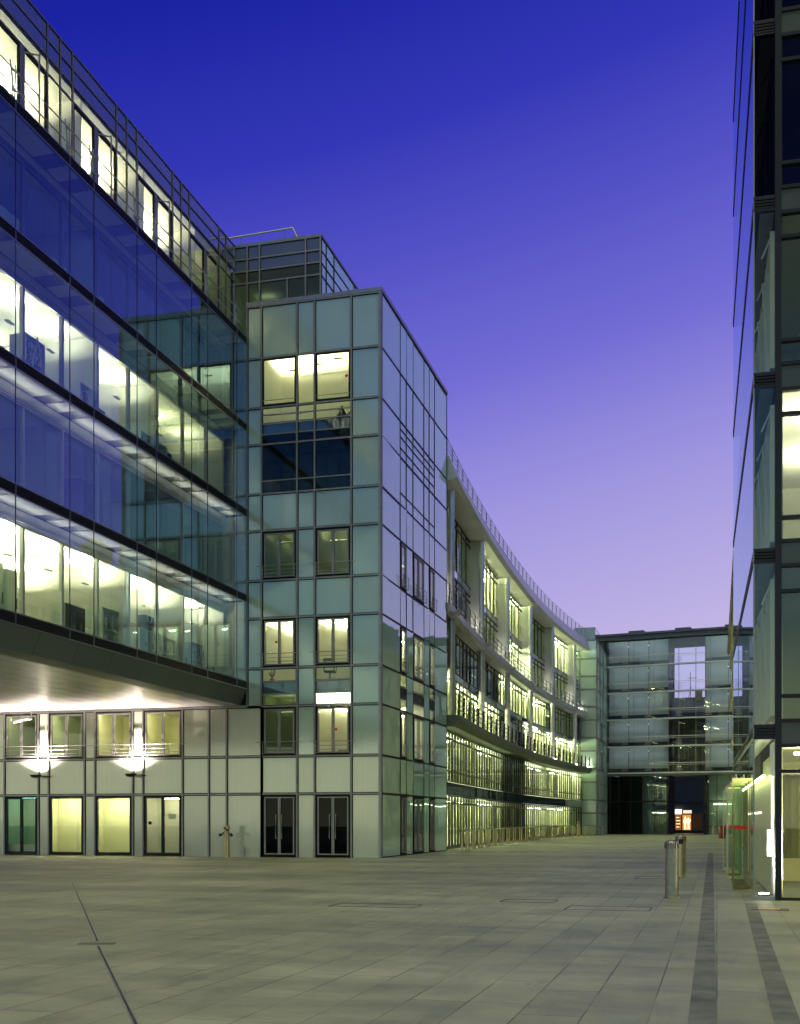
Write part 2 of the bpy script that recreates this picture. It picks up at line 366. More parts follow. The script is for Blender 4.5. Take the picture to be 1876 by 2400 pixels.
def room(root, fr, u0, u1, nb, nf, z0, z1, wall, seg=1, light_mat=None, lights=(), back=None, floor=True):
    """an office room: back wall, sides, ceiling and floor behind the glass, with hung tube lights (u, n, drop, length)"""
    b = MB(fr)
    b.m = 1; b.quad((u0, nb, z1), (u1, nb, z1), (u1, nf, z1), (u0, nf, z1)) if seg == 1 else [b.quad((u0 + (u1 - u0) * i / seg, nb, z1), (u0 + (u1 - u0) * (i + 1) / seg, nb, z1), (u0 + (u1 - u0) * (i + 1) / seg, nf, z1), (u0 + (u1 - u0) * i / seg, nf, z1)) for i in range(seg)]
    b.m = 2
    for i in range(seg):
        a = u0 + (u1 - u0) * i / seg; c = u0 + (u1 - u0) * (i + 1) / seg
        b.quad((a, nb, z0), (c, nb, z0), (c, nf, z0), (a, nf, z0))
    b.m = 0; b.sheet(u0, u1, nb, z0, z1, seg)
    b.quad((u0, nb, z0), (u0, nf, z0), (u0, nf, z1), (u0, nb, z1)); b.quad((u1, nb, z0), (u1, nf, z0), (u1, nf, z1), (u1, nb, z1))
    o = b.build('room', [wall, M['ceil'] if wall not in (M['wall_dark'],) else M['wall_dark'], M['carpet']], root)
    for (u, n, drop, ln) in lights:
        l = MB(fr)
        if drop >= .6:      # hung luminaire that throws its light up at the ceiling
            l.box(u - ln / 2 - .02, u + ln / 2 + .02, n - .06, n + .06, z1 - drop - .03, z1 - drop)
            l.m = 1; l.quad((u - ln / 2, n - .05, z1 - drop + .004), (u + ln / 2, n - .05, z1 - drop + .004), (u + ln / 2, n + .05, z1 - drop + .004), (u - ln / 2, n + .05, z1 - drop + .004))
            l.build('ceiling_light', [M['white_metal'], light_mat], o)
        else:
            l.box(u - ln / 2, u + ln / 2, n - .07, n + .07, z1 - drop - .05, z1 - drop)
            l.build('ceiling_light', light_mat, o)
    return o
def grid(root, fr, us, zs, name='mullion_grid', w=.035, proud=.07, skip_v=(), skip_h=(), mat=None):
    """aluminium cover strips with dark gaskets each side; skip_* hold (index, from, to) gaps"""
    b = MB(fr)
    def cut(lo, hi, gaps):
        segs = [(lo, hi)]
        for g0, g1 in gaps:
            ns = []
            for a, c in segs:
                if g1 <= a or g0 >= c: ns.append((a, c)); continue
                if g0 > a: ns.append((a, g0))
                if g1 < c: ns.append((g1, c))
            segs = ns
        return segs
    for i, u in enumerate(us):
        for a, c in cut(zs[0], zs[-1], [(g0, g1) for (k, g0, g1) in skip_v if k == i]):
            b.m = 0; b.box(u - w, u + w, .012, proud, a, c)
            b.m = 1; b.box(u - w - .03, u + w + .03, .003, .011, a, c)
    for i, z in enumerate(zs):
        for a, c in cut(us[0], us[-1], [(g0, g1) for (k, g0, g1) in skip_h if k == i]):
            b.m = 0; b.box(a, c, .014, proud - .012, z - w, z + w)
            b.m = 1; b.box(a, c, .004, .013, z - w - .03, z + w + .03)
    return b.build(name, [mat or M['alu'], M['gasket']], root)
def cladding(root, fr, cells, mat, name='cladding', tilt=.004):
    b = MB(fr)
    for (u0, u1, z0, z1) in cells:
        a = [rnd.uniform(-tilt, tilt) for _ in range(4)]
        b.quad((u0, a[0], z0), (u1, a[1], z0), (u1, a[1] + a[2], z1), (u0, a[0] + a[2], z1))
    return b.build(name, mat, root)
def casement(root, fr, u0, u1, z0, z1, leaves=2, mat=None, rail=True, name='window', fr_mat=None, over=.28, dot=None, panes=True, handles=False):
    mat = mat or M['vis']
    b = MB(fr); g = .055
    for (a, c, d, e) in ((u0, u1, z0, z0 + g), (u0, u1, z1 - g, z1)): b.box(a, c, -.06, .03, d, e)
    for u in (u0, u1 - g): b.box(u, u + g, -.06, .031, z0 + g, z1 - g)
    lw = (u1 - u0 - 2 * g) / leaves
    b.m = 1
    for i in range(leaves):
        a = u0 + g + i * lw; c = a + lw
        for u in (a + .004, c - .064): b.box(u, u + .06, -.05, .042, z0 + g + .004, z1 - g - .004)
        for z in (z0 + g + .005, z1 - g - .055): b.box(a + .064, c - .064, -.05, .041, z, z + .05)
    w = b.build(name, [M['gasket'], fr_mat or M['alu']], root)
    if panes:
        for i in range(leaves):
            a = u0 + g + i * lw
            p = MB(fr); p.sheet(a + .064, a + lw - .064, -.01, z0 + g + .05, z1 - g - .05); p.build('pane', mat, w)
            if dot is not None and i == dot[0]:
                d = MB(fr); k = 14; cu = a + .064 + dot[1] * (lw - .128); cz = z0 + dot[2] * (z1 - z0)
                d.face([d.pt((cu + .06 * math.cos(6.2832 * j / k), .004, cz + .06 * math.sin(6.2832 * j / k))) for j in range(k)]); d.build('red_dot', M['redlit'], w)
    if rail:
        r = MB(fr)
        zt = z0 + .27 * (z1 - z0)
        r.tube([(u0 - over, .16, zt), (u1 + over, .16, zt)], .016, 6)
        for q in (.18, .10, .03): r.tube([(u0 - .02, .13, z0 + q * (z1 - z0)), (u1 + .02, .13, z0 + q * (z1 - z0))], .011, 6)
        for u in (u0 + .02, u1 - .02): r.tube([(u, .13, z0 + .02), (u, .14, zt)], .012, 5); r.tube([(u, .03, z0 + .05), (u, .13, z0 + .05)], .012, 5)
        r.build('railing', M['alu'], w)
    if handles:
        h = MB(fr)
        um = (u0 + u1) / 2
        for uu in (um - .14, um + .14): h.tube([(uu, .05, z0 + .75), (uu, .11, z0 + .80), (uu, .11, z0 + 1.75), (uu, .05, z0 + 1.80)], .017, 6)
        h.build('handle', M['alu_light'], w)
    return w

# ================================================================== GROUND
g = MB(); g.quad((-700, -200, 0), (700, -200, 0), (700, 900, 0), (-700, 900, 0))
structure(g.build('plaza_paving', M['paving']))
for k, (x0, x1, x2, x3) in enumerate(((-.20, .02, -.42, -.18), (.40, .60, .52, .74))):
    b = MB(); y1 = 60 if k == 0 else 23.6
    b.quad((x0, 4, .004), (x1, 4, .004), (x3, y1, .004), (x2, y1, .004)); structure(b.build('granite_band', M['granite']))
# slot drain
b = MB()
dp = [(-15.82, 26.62), (-12.2, 20.8), (-7.95, 14.0), (-7.6, 13.4), (-4.40, 8.38), (-3.3, 6.6)]
def slot(b, p, q, w, z0, z1):
    d = Vector((q[0] - p[0], q[1] - p[1], 0)).normalized(); n = Vector((-d.y, d.x, 0)) * w
    P = [Vector((*p, 0)) - n, Vector((*q, 0)) - n, Vector((*q, 0)) + n, Vector((*p, 0)) + n]
    lo = [b.pt((v.x, v.y, z0)) for v in P]; hi = [b.pt((v.x, v.y, z1)) for v in P]
    b.face(hi); b.face(lo[::-1])
    for i in range(4): b.face([lo[i], lo[(i + 1) % 4], hi[(i + 1) % 4], hi[i]])
for p, q in ((dp[0], dp[2]), (dp[3], dp[5])):
    b.m = 0; slot(b, p, q, .012, -.02, .005)
    b.m = 1
    d = Vector((q[0] - p[0], q[1] - p[1], 0)).normalized(); nn = Vector((-d.y, d.x, 0)) * .017
    for s in (-1, 1): slot(b, (p[0] + s * nn.x, p[1] + s * nn.y), (q[0] + s * nn.x, q[1] + s * nn.y), .005, -.02, .008)
o = b.build('slot_drain', [M['black'], M['steel']])
tag(o, 'long thin steel slot drain cutting diagonally across the paving', 'drain')
b = MB(); b.m = 0
slot(b, (-8.0, 13.62), (-7.55, 13.74), .09, -.02, .007); o = b.build('drain_cover', [M['granite']])
tag(o, 'small dark drain cover where the slot drain is interrupted', 'drain cover')

def cover(x, y, w, h, label, rot=0):
    b = MB(); c, s_ = math.cos(rot), math.sin(rot); P = [(x + a * w / 2 * c - d * h / 2 * s_, y + a * w / 2 * s_ + d * h / 2 * c) for a, d in ((-1, -1), (1, -1), (1, 1), (-1, 1))]
    for i in range(4): slot(b, P[i], P[(i + 1) % 4], .012, -.02, .0045 + .0003 * i)
    tag(b.build('access_cover', M['black']), label, 'access cover', 'recessed paving covers')
cover(-1.9, 21.6, 1.5, .95, 'recessed paving cover nearest the grey bollard')
cover(-3.6, 23.2, 1.05, .8, 'recessed paving cover left of the grey bollard')
cover(-6.2, 21.2, 1.6, .8, 'recessed paving cover in the middle of the plaza')
cover(-1.6, 33.5, 1.2, 1.2, 'recessed paving cover beside the brassy bollard')

# ================================================================== CORNER TOWER
X0, Y0 = -13.83, 48.06
frF = lambda u, n, z: (u, Y0 - n, z)
frR = lambda u, n, z: (X0 + n, u, z)
ZT = [0, 2.76, 4.40, 6.59, 8.26, 10.45, 12.10, 14.28, 15.90, 18.06, 19.68, 21.85, 24.14]
UF = [-19.94, -19.26, -17.61, -16.80, -15.14, -13.83]
UR = [48.06, 51.22, 52.31, 53.54, 55.67, 56.76, 57.90, 60.70]
tower = thing('corner_office_tower', 'tall square tower clad in green glass panels at the bend of the street', 'building', (X0, Y0, 0))
cells = []; low = []
for i in range(5):
    for j in range(12):
        if i in (1, 3) and j in (0, 2, 4, 6): continue
        if i in (1, 3) and j == 3: continue
        if i in (1, 2, 3) and j in (8, 9, 10): continue
        if i == 0 and j < 3: continue
        (low if j < 2 else cells).append((UF[i], UF[i + 1], ZT[j], ZT[j + 1]))
cladding(tower, frF, cells, M['panel']); cladding(tower, frF, low, M['panel_low_lit'])
grid(tower, frF, UF, ZT, skip_v=[(0, 0, 6.59)], skip_h=[(0, -20, -13.9)] + [(k, UF[0], UF[1]) for k in (1, 2)])
# right-hand face
cells = []
for i in range(7):
    for j in range(12):
        if i in (1, 3, 5) and j in (0, 2, 3, 4, 6): continue
        if 1 <= i <= 5 and j in (8, 9, 10): continue
        cells.append((UR[i], UR[i + 1], ZT[j], ZT[j + 1]))
cladding(tower, frR, cells, M['mirror'], tilt=.010)
grid(tower, frR, UR, ZT, proud=.018, w=.014, mat=M['dark'])
b = MB(); b.box(X0 - .10, X0 + .05, Y0 - .05, Y0 + .10, 0, 24.2); b.build('corner_post', M['steel'], tower)
b = MB(); b.box(-19.98, X0 + .07, Y0 - .07, Y0 + .2, 24.18, 24.34); b.box(X0 - .2, X0 + .068, Y0 + .2, 60.72, 24.181, 24.341); b.build('coping', M['steel'], tower)
b = MB()
b.box(-19.90, X0 - .1, Y0 + .3, 60.6, 23.7, 23.95); b.box(-19.93, X0 - .04, 60.62, 60.8, 0, 24.1); b.box(-19.93, -19.75, Y0 + .25, 60.6, 0, 23.65)
b.build('shell', M['concrete'], tower)
# small brackets at mullion crossings keep the facade from being too clean
FL = [0.05, 3.62, 7.62, 11.40, 15.20, 18.98]
CE = [2.72, 7.22, 11.0, 14.85, 18.60, 22.9]
def lights_for(u0, u1, nb, nf, nl):
    return [((u0 + u1) / 2, nf + (nb - nf) * (k + .5) / nl, .75, .36 if nl == 3 else min(1.3, (u1 - u0) * .8)) for k in range(nl)]
cfg = {  # (column, storey): wall, lamp, count
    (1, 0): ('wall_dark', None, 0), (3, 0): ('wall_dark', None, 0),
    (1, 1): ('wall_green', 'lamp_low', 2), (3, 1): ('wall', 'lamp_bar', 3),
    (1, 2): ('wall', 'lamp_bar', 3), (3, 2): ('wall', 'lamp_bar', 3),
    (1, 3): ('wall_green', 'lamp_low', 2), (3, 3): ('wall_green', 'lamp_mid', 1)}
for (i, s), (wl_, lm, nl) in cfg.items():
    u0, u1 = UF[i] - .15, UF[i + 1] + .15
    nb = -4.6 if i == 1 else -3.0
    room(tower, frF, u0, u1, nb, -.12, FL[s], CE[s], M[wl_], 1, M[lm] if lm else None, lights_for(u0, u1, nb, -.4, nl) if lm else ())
for j, s in ((2, 1), (4, 2), (6, 3)):
    for i in (1, 3):
        dot = {(1, 2): (0, .84, .52), (3, 1): (1, .12, .52)}.get((i, s))
        casement(tower, frF, UF[i] + .07, UF[i + 1] - .07, ZT[j] + .07, ZT[j + 1] - .07, 2, M['vis'], True, dot=dot)
for i in (1, 3):
    casement(tower, frF, UF[i] + .07, UF[i + 1] - .07, .06, ZT[1] - .07, 2, M['vis_dark'], False, 'door', handles=True)
    # glazed strip between storeys 1 and 2
    b = MB(frF)
    for z in (7.12, 7.68): b.box(UF[i] + .04, UF[i + 1] - .04, .0, .06, z - .03, z + .03)
    b.m = 1; b.quad((UF[i], -.02, 7.15), (UF[i + 1], -.02, 7.15), (UF[i + 1], -.02, 7.65), (UF[i], -.02, 7.65))
    t = b.build('transom_window', [M['alu'], M['teal_spandrel']], tower)
    for za, zb in ((ZT[3] + .04, 7.09), (7.71, ZT[4] - .04)): MB(frF).sheet(UF[i] + .04, UF[i + 1] - .04, .0, za, zb).build('pane', M['vis'], t)
# the tall glazed opening of the two top storeys
b = MB(frF); ua, ub = UF[1], UF[4]
for z in (16.45, 18.48, 18.98, 19.33): b.box(ua + .04, ub - .04, .0, .058, z - .025, z + .025)
b.m = 1; b.quad((ua, -.03, 18.5), (ub, -.03, 18.5), (ub, -.03, 18.95), (ua, -.03, 18.95))
big = b.build('tall_window', [M['alu'], M['teal_spandrel']], tower)
p = MB(frF)
for a, c in ((15.94, 16.42), (16.48, 18.45), (19.01, 19.30), (19.36, 21.8)):
    for q in (1, 2, 3): p.sheet(UF[q] + .04, UF[q + 1] - .04, .0, a, c)
p.build('pane', M['vis'], big)
for (a, c) in ((UF[1] + .05, UF[2] - .05), (UF[3] + .05, UF[4] - .05)):
    f = MB(frF)
    for z in (19.74, 21.73): f.box(a, c, .0, .05, z, z + .07)
    for u in (a, c - .07): f.box(u, u + .07, .0, .049, 19.81, 21.73)
    f.build('sash', M['gasket'], big)
    r = MB(frF); r.tube([(a, .1, 19.95), (c, .1, 19.95)], .015, 6); r.build('railing', M['alu'], big)
d = MB(frF); d.face([d.pt((UF[4] - .22 + .07 * math.cos(6.2832 * j / 14), .012, 20.72 + .07 * math.sin(6.2832 * j / 14))) for j in range(14)]); d.build('red_dot', M['redlit'], big)
room(tower, frF, ua - .2, ub + .2, -3.05, -.12, FL[5], CE[5], M['wall'], 1, M['lamp_bar'], [(-16.2, -1.4, .8, .36), (-17.3, -1.8, .8, .36), (-18.6, -2.2, .8, .36)])
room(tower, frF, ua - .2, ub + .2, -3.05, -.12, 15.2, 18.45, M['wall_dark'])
# right-face windows
for j, s in ((2, 1), (4, 2), (6, 3)):
    for i, lv in ((1, 1), (3, 2), (5, 1)):
        casement(tower, frR, UR[i] + .06, UR[i + 1] - .06, ZT[j] + .06, ZT[j + 1] - .06, lv, M['vis_side'], True, over=.15)
for i, lv in ((1, 1), (3, 2), (5, 1)):
    casement(tower, frR, UR[i] + .06, UR[i + 1] - .06, .06, ZT[1] - .06, lv, M['vis_dark'], False, 'door')
    b = MB(frR)
    for z in (7.12, 7.68): b.box(UR[i] + .04, UR[i + 1] - .04, .0, .04, z - .03, z + .03)
    b.m = 1; b.quad((UR[i], -.02, 7.15), (UR[i + 1], -.02, 7.15), (UR[i + 1], -.02, 7.65), (UR[i], -.02, 7.65))
    t = b.build('transom_window', [M['alu'], M['dark']], tower)
    for za, zb in ((ZT[3] + .04, 7.09), (7.71, ZT[4] - .04)): MB(frR).sheet(UR[i] + .04, UR[i + 1] - .04, .0, za, zb).build('pane', M['vis_side'], t)
b = MB(frR)
for z in (16.45, 18.48, 18.98, 19.33): b.box(UR[1] + .04, UR[6] - .04, .0, .026, z - .016, z + .016)
t = b.build('tall_window', M['dark'], tower)
p = MB(frR)
for q in range(1, 6):
    for a, c in ((15.94, 18.02), (18.1, 19.64), (19.72, 21.81)): p.sheet(UR[q] + .03, UR[q + 1] - .03, -.01, a, c)
p.build('pane', M['mirror'], t)
for s, lm in ((0, 'lamp_teal'), (1, 'lamp_hi'), (2, 'lamp_hi'), (3, 'lamp_faint')):
    room(tower, frR, UR[1] - .05, UR[6] + .1, -4.2, -.12, FL[s], CE[s], M['wall'] if s else M['wall_dark'], 1, M[lm], [(52, -1.6, .3, 1.0), (54.6, -1.6, .3, 1.0), (57.2, -1.6, .3, 1.0)] if s else [(51.8, -2, .3, .6)])
# rooftop storey set back on the tower and its rail
frS = lambda u, n, z: (u, 49.56 - n, z); frSS = lambda u, n, z: (-17.05 + n, u, z)
US = [-21.20, -20.55, -19.95, -18.62, -17.75, -17.05]; ZS = [23.0, 25.95, 26.50, 27.05, 27.65]
USS = [49.56, 50.3, 51.4, 54.5, 57.6, 60.5]
cladding(tower, frS, [(US[i], US[i + 1], ZS[j], ZS[j + 1]) for i in (0, 1, 2, 3, 4) for j in (2, 3)], M['panel_blue'])
grid(tower, frS, US, ZS, name='rooftop_grid', skip_v=[(3, 26, 27.7)])
p = MB(frS)
for i in range(5):
    for j in (0, 1): p.sheet(US[i], US[i + 1], .0, ZS[j], ZS[j + 1])
p.build('rooftop_glazing', M['vis'], tower)
b = MB(); b.box(-21.19, -17.1, 49.66, 60.3, 26.46, 27.6); b.build('rooftop_core', M['concrete'], tower)
room(tower, frS, -21.19, -17.1, -5, -.06, 23.2, 26.455, M['wall_green'], 1, M['lamp_faint'], [(-20.6, -2.5, .3, .8), (-18.4, -3.5, .3, .8)])
cladding(tower, frSS, [(USS[i], USS[i + 1], ZS[j], ZS[j + 1]) for i in range(5) for j in range(4)], M['mirror'])
grid(tower, frSS, USS, ZS, name='rooftop_grid', proud=.03, w=.018, mat=M['dark'])
b = MB(); b.box(-21.2, -17.0, 49.5, 60.5, 27.66, 27.76); b.box(-21.2, -17.1, 60.4, 60.55, 23, 27.6); b.build('rooftop_slab', M['steel'], tower)
r = MB()
r.tube([(-22.3, 51.2, 29.0), (-18.98, 51.2, 29.08), (-18.35, 51.2, 27.77)], .04, 6); r.tube([(-18.98, 51.2, 29.08), (-18.98, 59, 29.08)], .035, 6)
for q in ((-21.6, 51.2), (-19.4, 51.2), (-18.98, 55), (-18.98, 59)): r.tube([(q[0], q[1], 27.77), (q[0], q[1], 29.05)], .028, 6)
r.build('roof_rail', M['steel'], tower)

# ================================================================== GLAZED OFFICE BAR OVERHANGING THE PLAZA
XB = -19.94
frB = lambda u, n, z: (XB + n, u, z)
bar = thing('overhanging_office_bar', 'long double glazed office block overhanging the plaza with lit floors', 'building', (XB, 34, 0))
YA, YE = 20.0, 47.98
JO = sorted([30.4 + 4.5 * k for k in range(-2, 4)] + [33.4 + 4.5 * k for k in range(-2, 4)])
JO = [YA] + [j for j in JO if YA < j < YE - .3] + [YE]
MI = [32.17 + 2.265 * k for k in range(-5, 8)]; MI = [m for m in MI if YA < m < YE - .2]; MI = [YA + .1] + MI + [47.72]
LED = [7.55, 11.35, 15.10, 18.85, 22.65]
def louvre(z):
    b = MB(frB); b.m = 0
    b.box(YA, YE, -.10, -.05, z - .15, z + .15)
    for q in (-.10, -.04, .02, .08): b.prism([(-.05, z + q), (0, z + q - .02), (0, z + q), (-.05, z + q + .02)], YA, YE)
    b.m = 1; b.box(YA, YE, -.06, .02, z + .151, z + .185); b.box(YA, YE, -.06, .02, z - .185, z - .151)
    for j in JO[1:-1]: b.box(j - .015, j + .015, -.02, .012, z - .15, z + .15)
    return b.build('ledge_louvre', [M['black'], M['steel']], bar)
for z in LED: louvre(z)
for k, z in enumerate(LED[:4]):
    zt = LED[k + 1]
    for a, c in zip(JO, JO[1:]):
        t = rnd.uniform(-.006, .006), rnd.uniform(-.006, .006)
        p = MB(frB); p.quad((a + .012, t[0], z + .19), (c - .012, t[1], z + .19), (c - .012, -t[0], zt - .19), (a + .012, -t[1], zt - .19)); p.build('outer_pane', M['skin'], bar)
    # catwalk in the cavity, closed plates and open grates
    b = MB(frB)
    for a, c in zip(JO, JO[1:]):
        b.m = 0 if c - a > 2 else 1
        if c - a > 2:
            b.box(a, c - .75, -.86, -.11, zt - .14, zt + .10); b.m = 1; b.box(c - .75, c, -.86, -.11, zt - .1, zt + .10)
        else:
            b.m = 0; b.box(a, a + .75, -.86, -.11, zt - .14, zt + .10); b.m = 1; b.box(a + .75, c, -.86, -.11, zt - .1, zt + .10)
    b.build('catwalk', [M['white_metal'], M['alu']], bar)
    # inner windows
    h = zt - .66
    for a, c in zip(MI, MI[1:]):
        f = MB(frB); e = .055
        for u0, u1 in ((a, a + e), (c - e, c)): f.box(u0, u1, -1.0, -.87, z + .12, h)
        f.box(a + e, c - e, -.99, -.88, z + .12, z + .20)
        for q in (0, .075, .15): f.box(a, c, -.98, -.86 + q * .15, h + q + .003, h + q + .055)
        w = f.build('window', M['alu_light'] if k in (0, 1) else M['alu'], bar)
        p = MB(frB); p.sheet(a + e, c - e, -.93, z + .20, h); p.build('pane', M['clear'], w)
    b = MB(frB); b.box(YA, YE, -.97, -.90, h + .206, zt - .145); b.build('head_panel', M['fascia'], bar)
    if k < 2:
        l = MB(frB); l.box(YA + .2, YE - .3, -.86, -.83, h + .21, h + .24); hl = l.build('head_light', M['alu_light'], bar)
        al = light('soffit_wash', 'AREA', frB((YA + YE) / 2, -.55, h + .30), 45, (1.0, .95, .84), hl, (R(180), 0, 0), .06); al.data.shape = 'RECTANGLE'; al.data.size = .06; al.data.size_y = YE - YA - 1
    f = MB(frB); f.box(YE - .24, YE - .02, -.9, -.02, z + .19, zt - .19); f.box(YE - .5, YE - .25, -.96, -.88, z + .2, zt - .3); f.build('end_jamb', M['alu_light'] if k < 2 else M['alu'], bar)
b = MB(frB)
for j in JO[1:-1]: b.box(j - .011, j + .011, -.02, .006, LED[0] + .2, LED[4] - .2)
b.build('glass_joints', M['gasket'], bar)
# rooms: (from, to, wall, lamp, lights)
def bar_rooms(k, segs):
    z0, z1 = LED[k] + .11, LED[k + 1] - .42
    for (a, c, wallm, lamp, rows) in segs:
        ls = []
        if lamp:
            n_u = max(1, round((c - a) / 2.3))
            for nn_ in rows:
                for q in range(n_u): ls.append((a + (c - a) * (q + .5) / n_u, nn_, .8, .36))
        room(bar, frB, a + .04, c - .04, -7.6, -1.02, z0, z1, M[wallm], 1, M[lamp] if lamp else None, ls)
bar_rooms(0, [(20, 38.93, 'wall', 'lamp_bar', (-2.0, -4.8)), (38.93, 43.46, 'wall', 'lamp_bar', (-2.0, -5.0)), (43.46, 47.7, 'wall', 'lamp_bar2', (-2.0, -5.0))])
bar_rooms(1, [(20, 34.4, 'wall_green', 'lamp_low', (-6.4, -4.0)), (34.4, 43.46, 'wall_green', 'lamp_low', (-5.0,)), (43.46, 47.7, 'wall_green', 'lamp_low', (-3.0,))])
bar_rooms(2, [(20, 36.7, 'wall', 'lamp_bar2', (-2.0, -4.8)), (36.7, 41.2, 'wall', 'lamp_bar2', (-2.0,-5.0)), (41.2, 47.7, 'wall', 'lamp_bar3', (-2.4,))])
bar_rooms(3, [(20, 36.7, 'wall_green', 'lamp_faint', (-5,)), (36.7, 43.46, 'wall_green', 'lamp_faint', (-5,)), (43.46, 47.7, 'wall_dark', 'lamp_faint', (-3.0,))])
# underside
b = MB(frB); b.prism([(-.01, 7.36), (-.31, 6.67), (-1.2, 6.67), (-1.2, 7.36)], YA, 48.02); b.build('chamfer', M['chamfer'], bar)
b = MB(frB); b.box(48.08, 48.22, -16, -.05, 6.68, 22.5); b.box(49.62, 49.75, -10, -1.3, 22.7, 26.6); b.build('end_wall', M['dark'], bar)
b = MB(frB); b.box(YA, 48.02, -16, -1.2, 6.672, 7.3); b.build('soffit', M['soffit'], bar)
b = MB(frB); b.box(YA, 48.0, -16, -15.8, 7.31, 22.5); b.box(YA - .2, YA - .02, -15.8, -.02, 7.31, 22.5); b.box(YA - .2, 48.0, -16, -.2, 22.52, 22.6); b.box(YA, 48.0, -15.79, -7.65, 7.32, 22.5); b.build('shell', M['concrete'], bar)
# top storey, set back behind the ledge
frP = lambda u, n, z: (-21.2 + n, u, z)
ph = []
for k in range(-3, 4):
    for q in (0, .78, 1.56): ph.append(34.09 + 4.58 * k + q)
ph = [p for p in ph if YA + .5 < p < 49.3] + [49.56]; ph = [YA] + ph
ZP = [22.75, 26.10, 26.65, 27.20, 27.75]
grid(bar, frP, ph, ZP, name='top_storey_grid', w=.022, proud=.05)
cladding(bar, frP, [(a, c, ZP[j], ZP[j + 1]) for a, c in zip(ph, ph[1:]) for j in (2, 3)], M['panel_blue'], 'parapet_glass')
for a, c in zip(ph, ph[1:]):
    f = MB(frP); e = .05
    if c - a > 2:
        m_ = (a + c) / 2
        for u0, u1 in ((a + .06, m_ - .09), (m_ + .09, c - .06)):
            for u in (u0, u1 - e): f.box(u, u + e, -.04, .03, 22.85, 26.02)
            for z in (22.80, 25.97): f.box(u0, u1, -.04, .031, z, z + e)
        f.m = 1; f.box(m_ - .085, m_ + .085, -.03, .06, 22.8, 26.06)
        w = f.build('window', [M['gasket'], M['alu']], bar)
    else:
        f.box(a + .04, a + .05, -.03, 0, 22.8, 26.05); w = f.build('window', [M['gasket'], M['alu']], bar)
    p = MB(frP); p.sheet(a + .03, c - .03, -.01, 22.8, 26.06); p.sheet(a + .03, c - .03, -.012, 26.14, 26.6); p.build('pane', M['vis'], w)
    if c - a > 2:   # one leaf stands ajar
        s = MB(); s.fr = frP; o1 = m_ + .1
        pts = [(o1 + .02, .05), (o1 + .30, .42)]
        (ua_, na_), (ub_, nb_) = pts
        for uu, nn_ in pts: s.box(uu - .02, uu + .02, nn_ - .02, nn_ + .02, 22.9, 25.95)
        for z in (22.9, 25.9): s.tube([(ua_, na_, z), (ub_, nb_, z)], .025, 4)
        s.build('open_sash', M['alu'], w)
segsP = [(20, 36.4), (36.4, 41), (41, 45.6), (45.6, 49.4)]
for q, (a, c) in enumerate(segsP):
    ls = [(a + (c - a) * (i + .5) / max(1, round((c - a) / 2.6)), -2.2, .8, .4) for i in range(max(1, round((c - a) / 2.6)))]
    room(bar, frP, a + .03, c - .03, -6, -.1, 22.85, 26.6, M['wall'] if q < 3 else M['wall_green'], 1, M['lamp_bar'] if q < 3 else M['lamp_bar3'], ls)
b = MB(frP); b.box(YA, 49.5, -9, -.06, 26.68, 26.9); b.box(YA, 49.5, -9, -8.8, 22.6, 26.66); b.build('roof', M['concrete'], bar)
r = MB(frB)
for zz in (23.30, 23.80): r.tube([(YA, -.12, zz), (YE + .6, -.12, zz)], .022, 6)
for j in JO[1:-1]:
    for s in (-.13, .13):
        r.tube([(j + s * .4, -.10, 22.8), (j + s * .5, -.06, 23.3), (j + s, -.10, 23.95)], [.03, .03, .022], 5)
    r.tube([(j - .2, -.02, 23.05), (j + .2, -.02, 23.15)], .03, 5); r.tube([(j - .22, -.02, 23.62), (j + .22, -.02, 23.72)], .03, 5)
r.build('ledge_railing', M['steel'], bar)

